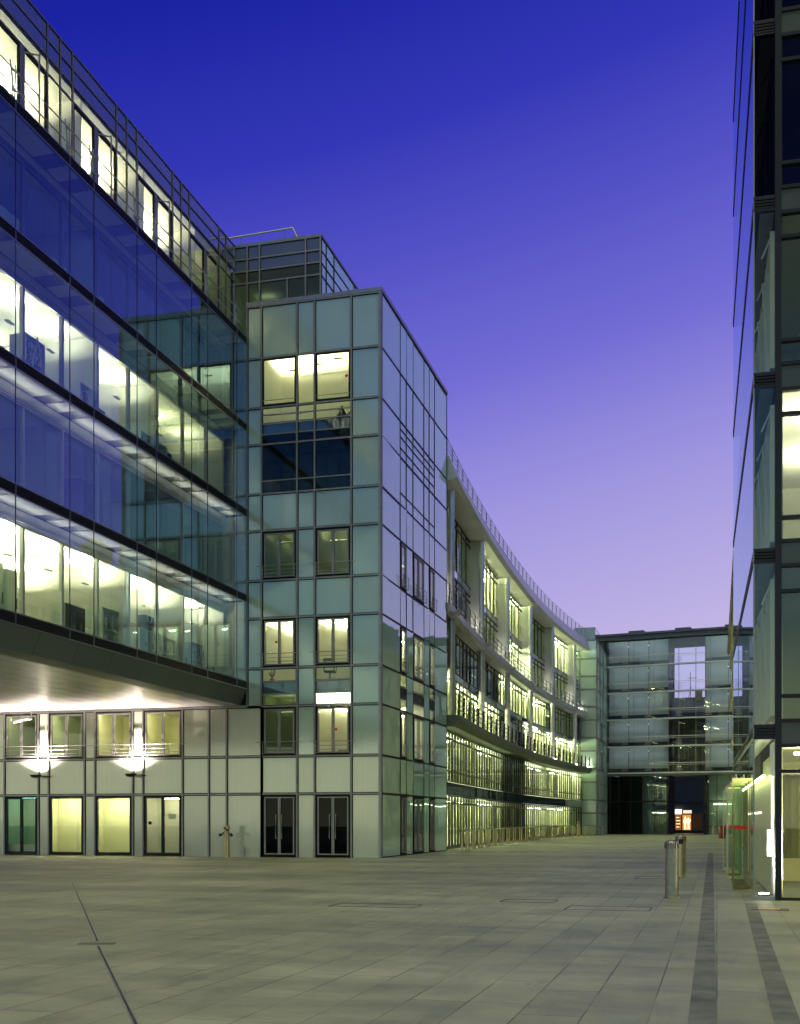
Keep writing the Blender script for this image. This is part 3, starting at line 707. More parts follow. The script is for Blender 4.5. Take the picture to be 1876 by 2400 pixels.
# ================================================================== LOW WING UNDER THE BAR
wing = thing('low_wing', 'two storey wing with curtained doors beneath the overhanging office block', 'building', (-26, Y0, 0))
UW = [-36.6, -34.5, -32.65, -32.11, -30.31, -29.78, -27.93, -27.40, -25.49, -24.98, -23.04, -21.77, -20.91, -19.26]
ZW = [0, 2.76, 4.40, 6.59]; WB = (1, 3, 5, 7, 9)
cells = [(UW[i], UW[i + 1], ZW[j], ZW[j + 1]) for i in range(13) for j in range(3) if not (i in WB and j in (0, 2))]
merged = [c for c in cells if not (abs(c[2] - 2.76) < .01 and c[1] < -23)]
cladding(wing, frF, cells, M['panel_low_lit'])
gv = []
grid(wing, frF, UW, ZW, skip_h=[(0, -40, -19)])
b = MB(frF); b.box(-36.6, -19.3, -.1, .05, 6.6, 6.66); b.build('head_trim', M['alu'], wing)
for q, i in enumerate(WB):
    casement(wing, frF, UW[i] + .05, UW[i + 1] - .05, 4.47, 6.53, 2, M['vis'], True, over=.3)
    u0, u1 = UW[i], UW[i + 1]
    room(wing, frF, u0 - .1, u1 + .1, -2.8, -.12, 3.7, 6.55, M['wall_green'] if q in (1, 2) else M['wall_cream'], 1, M['lamp_mid'] if q in (1,) else M['lamp_hi'], [((u0 + u1) / 2, -.22, .0, 1.3)])
    if q <= 1:
        casement(wing, frF, u0 + .05, u1 - .05, .06, 2.70, 2, M['vis'], False, 'window', M['dark'])
        room(wing, frF, u0 - .1, u1 + .1, -2.0, -.12, .05, 2.73, M['wall_green'], 1, M['lamp_teal'], [((u0 + u1) / 2, -1.0, .05, 1.1)])
        b = MB(frF); b.box(u0, u1, -.6, -.3, .05, .48); b.build('sill_bench', M['white_metal'], wing)
    else:
        d = casement(wing, frF, u0 + .04, u1 - .04, .05, 2.71, 1 if q in (2, 3) else 2, M['vis'], False, 'door', M['dark'], handles=(q == 4))
        if q < 4:
            h = MB(frF); uu = u1 - .30 if q == 2 else u0 + .22
            h.tube([(uu, .05, .25), (uu, .10, .3), (uu + (.03 if q == 2 else -.03), .10, 2.5), (uu, .05, 2.55)], .018, 6); h.build('handle', M['alu_light'], d)
            c_ = MB(frF)
            c_.quad((u0 - .09, -.95, .06), (u1 + .09, -.95, .06), (u1 + .09, -.95, 2.72), (u0 - .09, -.95, 2.72))
            c_.build('curtain', M['wall_cream'], d)
            room(wing, frF, u0 - .1, u1 + .1, -1.6, -.12, .05, 2.73, M['wall_cream'], 1, M['lamp_door'], [((u0 + u1) / 2, -.20, .0, 1.5)])
        else:
            room(wing, frF, u0 - .1, u1 + .1, -1.6, -.12, .05, 2.73, M['wall'], 1, M['lamp_mid'], [((u0 + u1) / 2, -.8, .1, .9)])
            n_ = MB(frF); n_.box(u0 + 1.22, u0 + 1.60, -.025, -.02, 1.66, 1.92); n_.build('notice', M['cab'], d)
            n_ = MB(frF); n_.box(u0 + .30, u0 + .44, .06, .10, 1.42, 1.56); n_.build('card_reader', M['gasket'], d)
for (u, z_) in ((-31.45, 5.55), (-30.70, 5.55)):
    pass
# wall lamps: bowl uplights on a short arm
def wall_lamp(x, z, label):
    t = thing('wall_lamp', label, 'wall lamp', (x, Y0 - .07, z), 'bowl uplights on the low wing')
    b = MB(); b.lathe(x - .18, Y0 - .42, [(.04, z - .075), (.16, z - .06), (.25, z - .01), (.28, z + .07), (.27, z + .07), (.22, z - .01), (.02, z - .03)], 20, 1, .75); b.build('bowl', M['black'], t)
    b = MB(); b.tube([(x + .10, Y0 - .42, z), (x + .35, Y0 - .42, z), (x + .38, Y0 - .07, z)], .022, 6); b.build('arm', M['dark'], t)
    b = MB(); b.lathe(x - .18, Y0 - .42, [(.01, z - .02), (.14, z - .02), (.14, z - .012), (.01, z - .012)], 16, 1, .75); b.build('lens', M['uplight'], t)
    light('wall_lamp_beam', 'SPOT', (x - .18, Y0 - .42, z + .03), 3200, (1.0, .87, .80), t, (R(180 + 2), 0, 0), .03, 138, .95)
wall_lamp(-30.02, 3.63, 'bowl uplight between teal window and first curtained door')
wall_lamp(-25.20, 3.63, 'bowl uplight between second curtained door and notice door')
wall_lamp(-34.9, 3.63, 'bowl uplight beyond the left end window, leftmost of the wall')
# camera under the soffit
t = thing('security_camera', 'white security camera on a bracket beneath the lit soffit', 'camera', (-30.4, 47.6, 6.2))
b = MB(); b.tube([(-30.35, 47.5, 6.67), (-30.35, 47.5, 6.25)], .03, 8); b.tube([(-30.35, 47.5, 6.25), (-30.5, 47.3, 6.22)], .035, 8); b.build('bracket', M['white_metal'], t)
b = MB(); b.tube([(-30.45, 47.35, 6.28), (-30.92, 46.9, 6.10)], [.085, .095], 10); b.tube([(-30.42, 47.38, 6.36), (-30.99, 46.84, 6.16)], .03, 6); b.build('housing', M['white_metal'], t)

# ================================================================== CURVED BUILDING
def cvx(y): return -15.25 + (.00098 if y < 97 else .0018) * (y - 97) ** 2
def frC(u, n, z):
    d = 2 * (.00098 if u < 97 else .0018) * (u - 97); q = math.sqrt(1 + d * d)
    return (cvx(u) + n / q, u - n * d / q, z)
BY = [60.9, 74.95, 86.8, 98.6, 110.1, 121.4, 127.2]
CO = [63.0, 74.95, 86.8, 98.6, 110.1, 121.4]
curve = thing('curved_office_building', 'long concave office building with columns, balconies and glowing blinds', 'building', (-15, 94, 0))
S = 24
b = MB(frC); b.prism([(-2.2, 6.62), (.50, 6.62), (.80, 6.95), (.80, 7.22), (-2.2, 7.22)], BY[0], BY[-1], S * 2); b.build('main_slab', M['slabedge'], curve)
b = MB(frC); b.prism([(-1.6, 12.62), (.10, 12.62), (.28, 12.85), (.28, 13.22), (-1.6, 13.22)], BY[0], BY[-1], S); b.build('upper_ledge', M['fascia'], curve)
b = MB(frC); b.prism([(-1.5, 19.72), (.36, 19.72), (.62, 19.9), (.22, 21.0), (-1.5, 21.0)], BY[0], BY[-1], S); b.build('roof_fascia', M['fascia'], curve)
b = MB(frC); b.prism([(-7, 20.55), (-1.51, 20.55), (-1.51, 20.95), (-7, 20.95)], BY[0], BY[-1], S); b.box(BY[0], BY[-1], -7.2, -7.01, 0, 20.9, S); b.build('roof', M['concrete'], curve)
for u in CO:
    b = MB(frC); b.tube([(u, .02, 7.2), (u, .02, 12.64)], .22, 14); b.build('column', M['alu_light'], curve)
    b = MB(frC); b.tube([(u, 0, 13.2), (u, 0, 19.74)], .20, 14); b.build('column', M['alu_light'], curve)
    b = MB(frC); b.box(u - .13, u + .13, -.85, -.05, 13.21, 19.71); b.build('blade_wall', M['blade'], curve)
    b = MB(frC); b.prism([(.36, 12.9), (.62, 12.98), (.62, 13.06), (.36, 13.12)], u - .35, u + .35); b.build('bracket', M['alu'], curve)
def rail(name, n, z0, h, step, u0, u1, rows, post='steel', pr=.035):
    r = MB(frC)
    k = int((u1 - u0) * 1.2)
    for zz in rows: r.tube([(u0 + (u1 - u0) * i / k, n, z0 + zz) for i in range(k + 1)], .022, 5)
    u = u0 + .4
    while u < u1:
        for s in (-.09, .09): r.tube([(u + s, n - .03, z0), (u + s, n, z0 + h)], pr, 5)
        u += step
    return r.build(name, M[post], curve)
rail('slab_railing', .70, 7.22, 1.12, 1.95, BY[0], BY[-1], (.30, .58, .85, 1.1), 'dark', .045)
rail('upper_railing', .20, 13.22, 1.05, 1.95, BY[0], BY[-1], (.35, .68, 1.02), 'steel', .03)
rail('roof_railing', .05, 21.0, 1.15, 1.95, BY[0], BY[-1], (.30, .58, .86, 1.12), 'steel', .025)
levels = [  # glass plane n, z0, z1, mullions per bay, balcony rail
    (-.30, .12, 3.02, 11, False), (-.30, 3.78, 6.60, 11, True), (-.50, 7.26, 9.85, 8, True), (-.50, 10.25, 12.60, 8, True),
    (-.72, 13.24, 16.15, 7, True), (-.72, 16.60, 19.70, 7, True)]
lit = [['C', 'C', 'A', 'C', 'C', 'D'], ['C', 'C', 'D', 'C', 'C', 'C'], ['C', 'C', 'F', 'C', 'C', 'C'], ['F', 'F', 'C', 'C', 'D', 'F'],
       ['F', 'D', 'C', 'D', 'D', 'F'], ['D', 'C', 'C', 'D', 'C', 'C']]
# blank bands between the storeys
b = MB(frC)
b.box(BY[0], BY[-1], -.42, -.24, 3.05, 3.74, S); b.build('spandrel_band', M['teal_spandrel'], curve)
b = MB(frC); b.box(BY[0], BY[-1], -.62, -.46, 9.88, 10.22, S); b.build('spandrel_band', M['teal_spandrel'], curve)
b = MB(frC); b.box(BY[0], BY[-1], -.82, -.68, 16.18, 16.57, S); b.build('spandrel_band', M['panel_blue'], curve)
b = MB(frC); b.box(BY[0], BY[-1], -.5, -.2, 0, .12, S); b.build('plinth', M['concrete'], curve)
LAMP = {'C': 'lamp_curve', 'D': 'lamp_low', 'F': 'lamp_faint', 'A': 'lamp_mid'}
for li, (n, z0, z1, nm, rl) in enumerate(levels):
    for bi, (a, c) in enumerate(zip(BY, BY[1:])):
        L = lit[li][bi]
        f = MB(frC); hd = z1 - .42; k = max(3, round(nm * (c - a) / 11.7))
        f.box(a, c, n - .05, n + .04, z0, z0 + .06, 8); f.box(a, c, n - .05, n + .04, z1 - .06, z1, 8); f.box(a, c, n - .04, n + .035, hd - .05, hd + .05, 8)
        if li == 1: f.box(a, c, n - .04, n + .035, z0 + .55, z0 + .62, 8)
        for i in range(k + 1):
            u = a + (c - a) * i / k
            f.box(u - .045, u + .045, n - .05, n + .03, z0 + .06, z1 - .06)
            if i < k and li in (0, 1): f.box(u + .32, u + .36, n - .03, n + .02, z0 + .06, z1 - .06)
        w = f.build('window', M['dark'], curve)
        p = MB(frC)
        for i in range(k):
            u0 = a + (c - a) * i / k; u1 = a + (c - a) * (i + 1) / k
            t = rnd.uniform(-.02, .02); p.quad((u0, n + t, z0), (u1, n - t, z0), (u1, n - t, z1), (u0, n + t, z1))
        p.build('pane', M['vis_curved'] if L != 'F' else M['vis'], w)
        if rl and li in (1, 3, 5, 2):
            r = MB(frC)
            for zz in (.15, .40, .62, .84): r.tube([(a + (c - a) * i / 4, n + .20, z0 + zz + (.55 if li == 1 else .3)) for i in range(5)], .010, 5)
            for i in range(0, k + 1, 3 if li == 1 else 2): r.tube([(a + (c - a) * i / k, n + .2, z0 + .55), (a + (c - a) * i / k, n + .2, z0 + (1.4 if li == 1 else 1.16))], .014, 5)
            r.build('balcony_rail', M['dark'], w)
        if li in (0, 1) or (L == 'C' and li in (2, 3, 5)):
            s = MB(frC); u = a + .06
            while u < c - .1:
                wd = min(rnd.choice((.08, .12, .2, .3, .5)), c - .06 - u); dn = rnd.uniform(-.04, .04)
                if rnd.random() < .9:
                    s.quad((u, n - .15 - dn, z0 + .03), (u + wd, n - .15 + dn, z0 + .03), (u + wd, n - .15 + dn, hd - .06), (u, n - .15 - dn, hd - .06))
                u += wd + rnd.choice((.01, .02, .06))
            s.build('vertical_blinds', M['curtain'] if L == 'A' else M['blinds'], w)
        nu = 3; ls = [(a + (c - a) * (i + .5) / nu, n - q, .3, 2.2) for i in range(nu) for q in ((.75, 2.6) if L == 'C' else (1.8,))]
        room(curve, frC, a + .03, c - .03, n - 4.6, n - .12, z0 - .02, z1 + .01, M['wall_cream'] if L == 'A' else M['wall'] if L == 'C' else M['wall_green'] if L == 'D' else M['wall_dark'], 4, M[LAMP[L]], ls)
for bi, (a, c) in enumerate(zip(BY, BY[1:])):   # floor lamps on the ledges wash the blades and the soffit
    for (u, n, z) in ((c - .9, -.45, 13.26), (a + 1.3, -.45, 13.26), (c - .9, .45, 7.26)):
        b = MB(frC); b.tube([(u, n, z), (u, n, z + .10)], .10, 10); o = b.build('ledge_uplight', M['floorlight'], curve)
        light('ledge_beam', 'SPOT', frC(u, n, z + .14), 110, (1.0, .97, .86), curve, (R(180), 0, 0), .06, 120, .9)
# guard rail along the foot of the curve
gr = thing('guard_rail', 'low steel guard rail on posts along the foot of the curved building', 'guard rail', (-13.5, 90, 0))
GU = lambda u: 1.05 + max(0, (66 - u)) * .03
r = MB(frC); r.tube([(58.2 + i * 1.5, GU(58.2 + i * 1.5), 1.08) for i in range(47)], .035, 6); r.build('top_rail', M['alu'], gr)
u = 58.3; i = 0
while u < 127:
    b = MB(frC); b.box(u - .025, u + .025, GU(u) - .05, GU(u) + .05, 0, 1.05); b.tube([(u, GU(u), 0), (u, GU(u), .03)], .12, 10); b.build('post', M['brass'], gr)
    u += 1.1 if i % 2 else 2.1; i += 1

# ================================================================== END TOWER
EY = 126.5; EX = -12.4
frEF = lambda u, n, z: (u, EY - n, z); frER = lambda u, n, z: (EX + n, u, z)
end = thing('end_stair_tower', 'slim glass clad tower closing the curved building at its far end', 'building', (EX, EY, 0))
ZE = [z * .866 for z in ZT]; UE = [-16.6, -14.2, EX]; UER = [126.5, 129.6, 130.9, 133.2, 134.4, 138.4]
cladding(end, frEF, [(UE[i], UE[i + 1], ZE[j], ZE[j + 1]) for i in range(2) for j in range(12)], M['panel'])
grid(end, frEF, UE, ZE, w=.045)
cladding(end, frER, [(UER[i], UER[i + 1], ZE[j], ZE[j + 1]) for i in range(5) for j in range(12) if not (i == 2 and j in (2, 4, 6))], M['mirror'], tilt=.012)
grid(end, frER, UER, ZE, w=.04, proud=.05)
for j, lm in ((2, 'lamp_mid'), (4, 'lamp_low'), (6, 'lamp_faint')):
    casement(end, frER, UER[2] + .05, UER[3] - .05, ZE[j] + .05, ZE[j + 1] - .05, 2, M['vis_side'], True, over=.1)
    room(end, frER, UER[2], UER[3], -2.5, -.1, ZE[j] - .5, ZE[j + 1] + .1, M['wall_green'], 1, M[lm], [(132, -1.2, .2, 1)])
b = MB(); b.box(-16.6, EX - .05, EY + .1, 138.4, ZE[-1] - .3, ZE[-1] - .05); b.box(-16.6, -16.4, EY + .1, 138.4, 0, ZE[-1] - .31); b.build('shell', M['concrete'], end)
b = MB(); b.box(EX - 2.6, EX - .3, 128, 133, ZE[-1], ZE[-1] + 1.5); b.box(EX - 2.62, EX - .28, 127.98, 133.02, ZE[-1] + 1.5, ZE[-1] + 1.62); b.build('lift_housing', M['panel_blue'], end)

# ================================================================== FAR BUILDING
A9 = R(-9.6)
frD = lambda u, n, z: (-12.35 + u * math.cos(A9) + n * math.sin(A9), 138.55 + u * math.sin(A9) - n * math.cos(A9), z)
far = thing('far_gateway_building', 'glass office block closing the street with a dark central passage', 'building', (-12.35, 138.55, 0))
ZD = [7.15, 10.2, 13.35, 16.45, 19.55, 22.5]; UD = [0.02, 7.08, 11.12, 24.0]; DEP = 3.6
for (a, c) in ((UD[0], UD[1]), (UD[2], UD[3])):
    for z0, z1 in zip(ZD, ZD[1:]):
        k = max(2, round((c - a) / 2.66))
        for i in range(k):
            u0 = a + (c - a) * i / k; u1 = a + (c - a) * (i + 1) / k
            b = MB(frD); b.quad((u0 + .05, -.62, z0 + .5), (u1 - .05, -.62, z0 + .5), (u1 - .05, -.62, z1 - .05), (u0 + .05, -.62, z1 - .05)); w = b.build('window_blind', M['blind_white'], far)
            f = MB(frD); f.box(u0, u0 + .05, -.66, -.55, z0 + .1, z1 - .02); f.box(u0 + .6, u0 + .63, -.61, -.57, z0 + .5, z1 - .05); f.box(u0 + .05, u1, -.66, -.56, z0 + .46, z0 + .52); f.build('frame', M['alu'], w)
            p = MB(frD); p.sheet(u0 + .012, u1 - .012, 0, z0 + .02, z1 - .14); p.build('pane', M['vis_far'], w)
        b = MB(frD); b.box(a, c, -.64, -.5, z0 + .02, z0 + .45); b.build('cill_unit', M['dark'], far)
        b = MB(frD); b.box(a + .3, c - .3, -1.5, -1.35, z1 - .55, z1 - .5); b.build('ceiling_light', M['lamp_far'], far)
        b = MB(frD); b.box(a, c, -2.2, -.64, z1 - .12, z1 - .02); b.build('floor_slab', M['concrete'], far)
b = MB(frD)
for a, c in ((UD[0], UD[1]), (UD[2], UD[3])): b.box(a, c, -DEP, -2.3, 7.0, 22.6); sd = MB(frD); sd.box(a if a > 8 else c - .2, a + .2 if a > 8 else c, -2.29, -.7, 7.0, 22.6); sd.build('core_side', M['dark'], far)
b.box(-5, -.02, -DEP, -.7, 0, 22.6); b.build('core_wall', M['concrete'], far)
b = MB(frD); b.box(-.45, 0, -.69, .05, 0, 22.5); b.build('edge_fin', M['dark'], far)
b = MB(frD)
for z in ZD[:-1]: b.box(UD[0], UD[3], -.5, .12, z - .14, z + .02)
b.build('white_ledge', M['white_metal'], far)
r = MB(frD)
for z in ZD[:-1]:
    r.tube([(UD[0], .10, z + 1.05), (UD[3], .10, z + 1.05)], .03, 6); r.tube([(UD[0], .10, z + .85), (UD[3], .10, z + .85)], .015, 5)
    for q in (2.1, 4.8, 8.3, 11.6, 14.6, 18):
        for h_ in (.2, .32, .44, .56, .68): r.tube([(q - .45 + h_ * .25, .10, z + h_), (q + .45 - h_ * .25, .10, z + h_)], .014, 4)  # stacked bars modelled in place of rails reflected in the glass
r.build('balcony_rail', M['alu_light'], far)
# central glazed link: two dark storeys, open glass above
for q, (z0, z1) in enumerate(zip(ZD, ZD[1:])):
    for i in range(3):
        u0 = UD[1] + [0, 1.19, 3.1, 4.04][i]; u1 = UD[1] + [0, 1.19, 3.1, 4.04][i + 1]
        f = MB(frD); f.box(u0, u0 + .05, -.05, .04, z0, z1 - .15); w = f.build('link_window', M['alu'], far)
        p = MB(frD); p.sheet(u0 + .05, u1, 0, z0 + .02, z1 - .14); p.build('pane', M['vis_far'], w)
b = MB(frD); b.box(UD[1], UD[2], -DEP, -DEP + .2, 7.0, 13.3); b.box(UD[1], UD[2], -DEP + .21, -.6, 13.0, 13.29); b.build('link_back', M['black'], far)  # black backing stands in for the darkness of unlit rooms
b = MB(frD); b.box(UD[1], UD[2], -DEP, -.1, 6.75, 6.99); b.build('passage_ceiling', M['black'], far)  # black base paints the deep shade of the passage
for u, s in ((UD[1] - .01, -1), (UD[2] + .01, 1)):
    b = MB(frD); b.box(u, u + .25 * s, -DEP, -.3, 0, 6.98); b.build('passage_wall', M['dark'], far)  # near-black as well, passage shade put into the colour
b = MB(frD); b.box(UD[0], UD[3], -.5, .06, 6.75, 7.0); b.build('soffit_band', M['slabedge'], far)
for (a, c, mm) in ((UD[0], 4.1, 'vis_dark'), (4.1, UD[1], 'vis_far'), (UD[2], UD[3], 'vis_far')):
    k = max(2, round((c - a) / 1.5))
    f = MB(frD); f.box(a, c, -.05, .05, 3.72, 3.86)
    for i in range(k + 1): f.box(a + (c - a) * i / k - .03, a + (c - a) * i / k + .03, -.05, .045, .02, 3.7); f.box(a + (c - a) * i / k - .03, a + (c - a) * i / k + .03, -.05, .045, 3.88, 6.74)
    w = f.build('shopfront_glazing', M['dark'], far)
    p = MB(frD)
    for i in range(k): p.sheet(a + (c - a) * i / k + .03, a + (c - a) * (i + 1) / k - .03, rnd.uniform(-.03, .03), .02, 6.74)
    p.build('pane', M[mm], w)
    b = MB(frD); b.sheet(a, c, -1.6, .02, 6.74); b.build('lobby_wall', M['wall_dark'] if mm == 'vis_dark' else M['wall_green'] if a > 8 else M['teal_spandrel'], far)
l = MB(frD); l.box(12, 22, -1.0, -.9, 3.4, 3.48); l.build('lobby_light', M['lamp_low'], far)
b = MB(frD); b.box(-3, 24.1, -9, .35, 22.55, 22.68)
for i in range(30): b.box(.2 + .8 * i, .5 + .8 * i, -.02, .02, 22.69, 23.05)
b.box(-3, 24.1, -9, .30, 23.06, 23.30); b.box(-3, 24.1, -9, -.1, 22.69, 23.05); b.build('eaves', M['zinc'], far)
b = MB(frD)
for u in (2.2, 7.6, 13.2): b.box(u, u + 1.75, -3, -1.2, 23.31, 23.75)
b.build('roof_unit', M['zinc'], far)

# ================================================================== BUILDING BEYOND THE PASSAGE WITH A LIT SHOP
SY = 152.0
frQ = lambda u, n, z: (u, SY - n, z)
shop = thing('street_building_beyond', 'dark building tinted with blue skylight seen beyond the far passage', 'building', (-4, SY, 0))
b = MB(frQ); b.box(-12, 14, -10, 0, 0, 15.2)
b.prism([(-.2, 15.2), (-3.0, 17.4), (-9, 17.4), (-10, 15.2)], -12, 14); b.build('wall', plain('skylit_blue_facade', (.045, .06, .11), .7), shop)  # blue base paints dusk skylight on the face and roof
b = MB(frQ); b.box(-6.6, -5.6, -4.5, -2.5, 16, 21.0); b.box(-6.7, -5.5, -4.6, -2.4, 21.0, 21.25); b.build('chimney', M['stone_plain'], shop)
b = MB(frQ); b.box(-2.7, -1.8, -4.5, -2.5, 16, 18.4); b.build('chimney', M['stone_plain'], shop)
b = MB(frQ); b.tube([(-3.3, -4, 17.0), (-3.3, -4, 20.8)], .04, 5); b.tube([(-3.7, -4, 20.0), (-2.5, -4, 20.0)], .03, 5); b.tube([(-3.6, -4, 17.2), (-3.2, -4, 18.8)], .03, 5); b.build('aerial', M['dark'], shop)
frQ = lambda u, n, z: (u + .88, SY - n, z)
b = MB(frQ); b.box(-7.2, -2.6, .02, .30, .05, .3); b.box(-7.2, -2.6, .02, .25, 3.75, 3.85); b.build('shop_surround', M['dark'], shop)
pn = MB(frQ); pn.box(-7.0, -6.1, .01, .06, .35, 2.6); pn.build('shop_window', M['shop_amber'], shop)
pn = MB(frQ); pn.box(-3.75, -2.65, .01, .06, .4, 2.5); pn.build('shop_window', plain('dim_shop_interior', (.20, .07, .03), .4), shop)
s_ = tag(MB(frQ).box(-5.95, -5.15, .31, .42, 2.42, 3.0).build('shop_sign', M['shop_white']), 'small glowing white sign above the shop beyond the passage', 'sign')
t = thing('column_sign', 'tall amber sign column with stacked dark marks beside the lit poster', 'sign', (-5.5, SY - .3, .4))
b = MB(frQ); b.box(-5.9, -5.25, .30, .40, .45, 2.36); b.build('sign_body', M['shop_amber'], t)
for i in range(9):
    b = MB(frQ); b.box(-5.82, -5.34 - (.12 if i % 3 == 1 else 0), .401, .42, .55 + .2 * i, .62 + .2 * i); b.build('sign_mark', M['shop_pale'] if i % 2 else M['dark'], t)
t = thing('lit_poster_panel', 'large glowing orange poster showing two pale standing figures', 'poster', (-4.5, SY - .2, .4))
b = MB(frQ); b.box(-5.05, -4.02, .26, .34, .42, 2.32); b.build('poster_light', M['shop_poster'], t)
def poster_fig(cx_, h):
    d = MB(frQ); pts = []
    for (x, z) in ((-.10, .0), (-.04, .0), (.0, .45), (.06, .0), (.13, .0), (.09, .55), (.12, .80), (.22, .95), (.26, 1.25), (.20, 1.26), (.15, 1.05), (.07, 1.18), (.08, 1.42), (-.05, 1.42), (-.06, 1.18), (-.18, 1.0), (-.22, .72), (-.16, .72), (-.12, .86), (-.09, .55)):
        pts.append(d.pt((cx_ + x * h, .347, .47 + z * h)))
    d.face(pts); d.build('poster_figure', M['shop_pale'], t)
poster_fig(-4.72, 1.15); poster_fig(-4.32, 1.05)
t = thing('grid_sign', 'dark sign with a row of thin pale bars above the lit poster', 'sign', (-4.5, SY - .3, 2.5))
b = MB(frQ); b.box(-5.0, -3.9, .30, .36, 2.42, 2.98); b.build('sign_board', M['black'], t)
b = MB(frQ)
for i in range(8): b.box(-4.93 + .13 * i, -4.88 + .13 * i, .361, .37, 2.5, 2.9)
b.build('sign_bars', M['shop_white'], t)

# ================================================================== OLD STONE BUILDING ON THE RIGHT
frO = lambda u, n, z: (1.45 - n, u, z)
old = thing('old_stone_building', 'old limestone street building with cornices beyond the dark glass block', 'building', (1.25, 75, 0))
b = MB(frO); b.box(39.6, 112, -12, -.35, 0, 17); b.build('wall', M['stone'], old)
b = MB(frO); b.prism([(-.3, 17.2), (-2.2, 20.6), (-10, 20.6), (-12, 17.2)], 39.6, 112)
for q in range(8):
    u = 44 + 9 * q; b.box(u, u + 1.5, -2.4, -.5, 17.6, 19.6); b.prism([(-.35, 19.61), (-2.4, 19.61), (-1.4, 20.3)], u - .15, u + 1.65)
b.build('mansard_roof', M['zinc'], old)
for u in (47, 63, 80, 97, 108):
    b = MB(frO); b.box(u, u + 2.2, -5, -3.8, 19, 22.4); b.box(u - .1, u + 2.3, -5.1, -3.7, 22.4, 22.65)
    for k in range(4): b.tube([(u + .3 + .5 * k, -4.4, 22.65), (u + .3 + .5 * k, -4.4, 23.2)], .13, 8)
    b.build('chimney_stack', M['stone_plain'], old)
for (z, d_) in ((4.4, .35), (8.3, .28), (12.0, .40), (15.6, .35), (17.0, .55)):
    b = MB(frO); b.prism([(-.34, z - .5), (d_ * .4, z - .3), (d_ * .6, z - .12), (d_, z - .06), (d_, z + .1), (-.34, z + .18)], 39.6, 112); b.build('cornice', M['stone_plain'], old)
for k in range(19):
    u = 41.5 + 3.75 * k
    for (z0, z1) in ((.3, 3.4), (5.0, 7.4), (8.9, 11.2), (12.6, 14.8)):
        f = MB(frO)
        for a, c in ((u - .2, u), (u + 1.4, u + 1.6)): f.box(a, c, -.34, -.06, z0 - .1, z1 + .1)
        f.box(u - .25, u + 1.65, -.34, .04, z1 + .101, z1 + .3); f.box(u - .25, u + 1.65, -.34, .06, z0 - .25, z0 - .101)
        f.m = 1; f.box(u + .67, u + .73, -.34, -.20, z0, z1); f.m = 2; f.quad((u, -.30, z0), (u + 1.4, -.30, z0), (u + 1.4, -.30, z1), (u, -.30, z1))
        f.build('window', [M['stone_plain'], M['white_metal'], M['vis_dark'] if False else M['teal_spandrel']], old)
    b = MB(frO); b.box(u + 2.35, u + 2.95, -.34, -.12, 0, 16.3); b.build('pilaster', M['stone_plain'], old)

# ================================================================== DARK GLASS BUILDING ON THE RIGHT
OX, OY = .72, 24.64; TA = math.atan2(.21, 14.46)
ca, sa = math.cos(TA), math.sin(TA)
frW = lambda u, n, z: (OX - u * sa - n * ca, OY + u * ca - n * sa, z)      # street face: u along street, n towards street
frG = lambda u, n, z: (OX + u * ca + n * sa, OY + u * sa - n * ca, z)      # front face: u to the right, n towards camera
right = thing('dark_glass_office', 'dark framed glass office block at the right with a glazed corner', 'building', (OX, OY, 0))
FZ = [0.0] + [3.38 + 3.535 * k for k in range(6)]; TOPZ = 24.3
for k, z in enumerate(FZ[1:] + [TOPZ - .2]):
    b = MB(frG)
    for q in (-.09, -.03, .03, .09): b.box(.0, .40, -.10, .03, z + q - .018, z + q + .018)
    b.m = 1; b.box(.02, .40, -.09, -.04, z - .11, z + .11); b.box(-.01, .42, -.1, .02, z + .112, z + .15); b.box(-.01, .42, -.1, .02, z - .15, z - .112)
    b.build('corner_louvre', [M['dark'], M['black']], right)
    b = MB(frW); b.box(.02, 14.46, -.12, .015, z - .10, z - .02); b.box(.02, 14.46, -.12, .015, z + .02, z + .10); b.build('street_louvre', M['dark'], right)
    c_ = MB(frW); c_.box(.12, 14.4, -.41, -.13, z - .08, z - .02); c_.build('catwalk', M['alu'], right)
for k in range(6):
    z0 = FZ[k + 1] + .15; z1 = (FZ + [TOPZ])[k + 2] - .15
    p = MB(frG); p.sheet(.015, .40, 0, z0, z1); p.build('corner_pane', M['vis_dark'] if k > 2 else M['vis'], right)
    for j in range(8):
        p = MB(frW); p.sheet(.015 + 1.806 * j, .005 + 1.806 * (j + 1), 0, z0 - .04, z1 + .04); p.build('street_pane', M['skin_flat'], right)
    # inner front of the cavity: blinds and open sash frames
    b = MB(frW); b.sheet(.3, 14.4, -.45, z0 + .1, z1 - .02); b.build('inner_blind', M['white_metal'] if k < 3 else M['wall_dark'], right)  # dark colour on upper storeys paints the unlit cavity, sashes likewise
    for j in range(7):
        u = .35 + 2.0 * j
        f = MB(frW)
        for uu in (u, u + 1.7): f.box(uu, uu + .08, -.44, -.33, z0 + .2, z1 - .25)
        for zz in (z0 + .2, z1 - .33): f.box(u + .081, u + 1.699, -.44, -.34, zz, zz + .08)
        f.tube([(u + .1, -.36, z1 - .3), (u + .1, -.17, z1 - .75)], .018, 5); f.tube([(u + 1.6, -.36, z0 + 1.2), (u + 1.6, -.26, z1 - .6)], .018, 5)
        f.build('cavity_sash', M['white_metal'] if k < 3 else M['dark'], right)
p = MB(frG); p.sheet(.015, .40, 0, .08, FZ[1] - .15); p.build('corner_pane', M['clear'], right)
p = MB(frW); p.sheet(.015, 1.5, 0, .08, FZ[1] - .15); p.build('street_pane', M['clear'], right)
p = MB(frW); p.sheet(1.5, 14.4, 0, 2.62, FZ[1] - .15); p.build('street_pane', M['skin_flat'], right)
b = MB(frG); b.box(-.02, .44, -.30, .03, .0, .08); b.build('corner_sill', M['steel'], right)
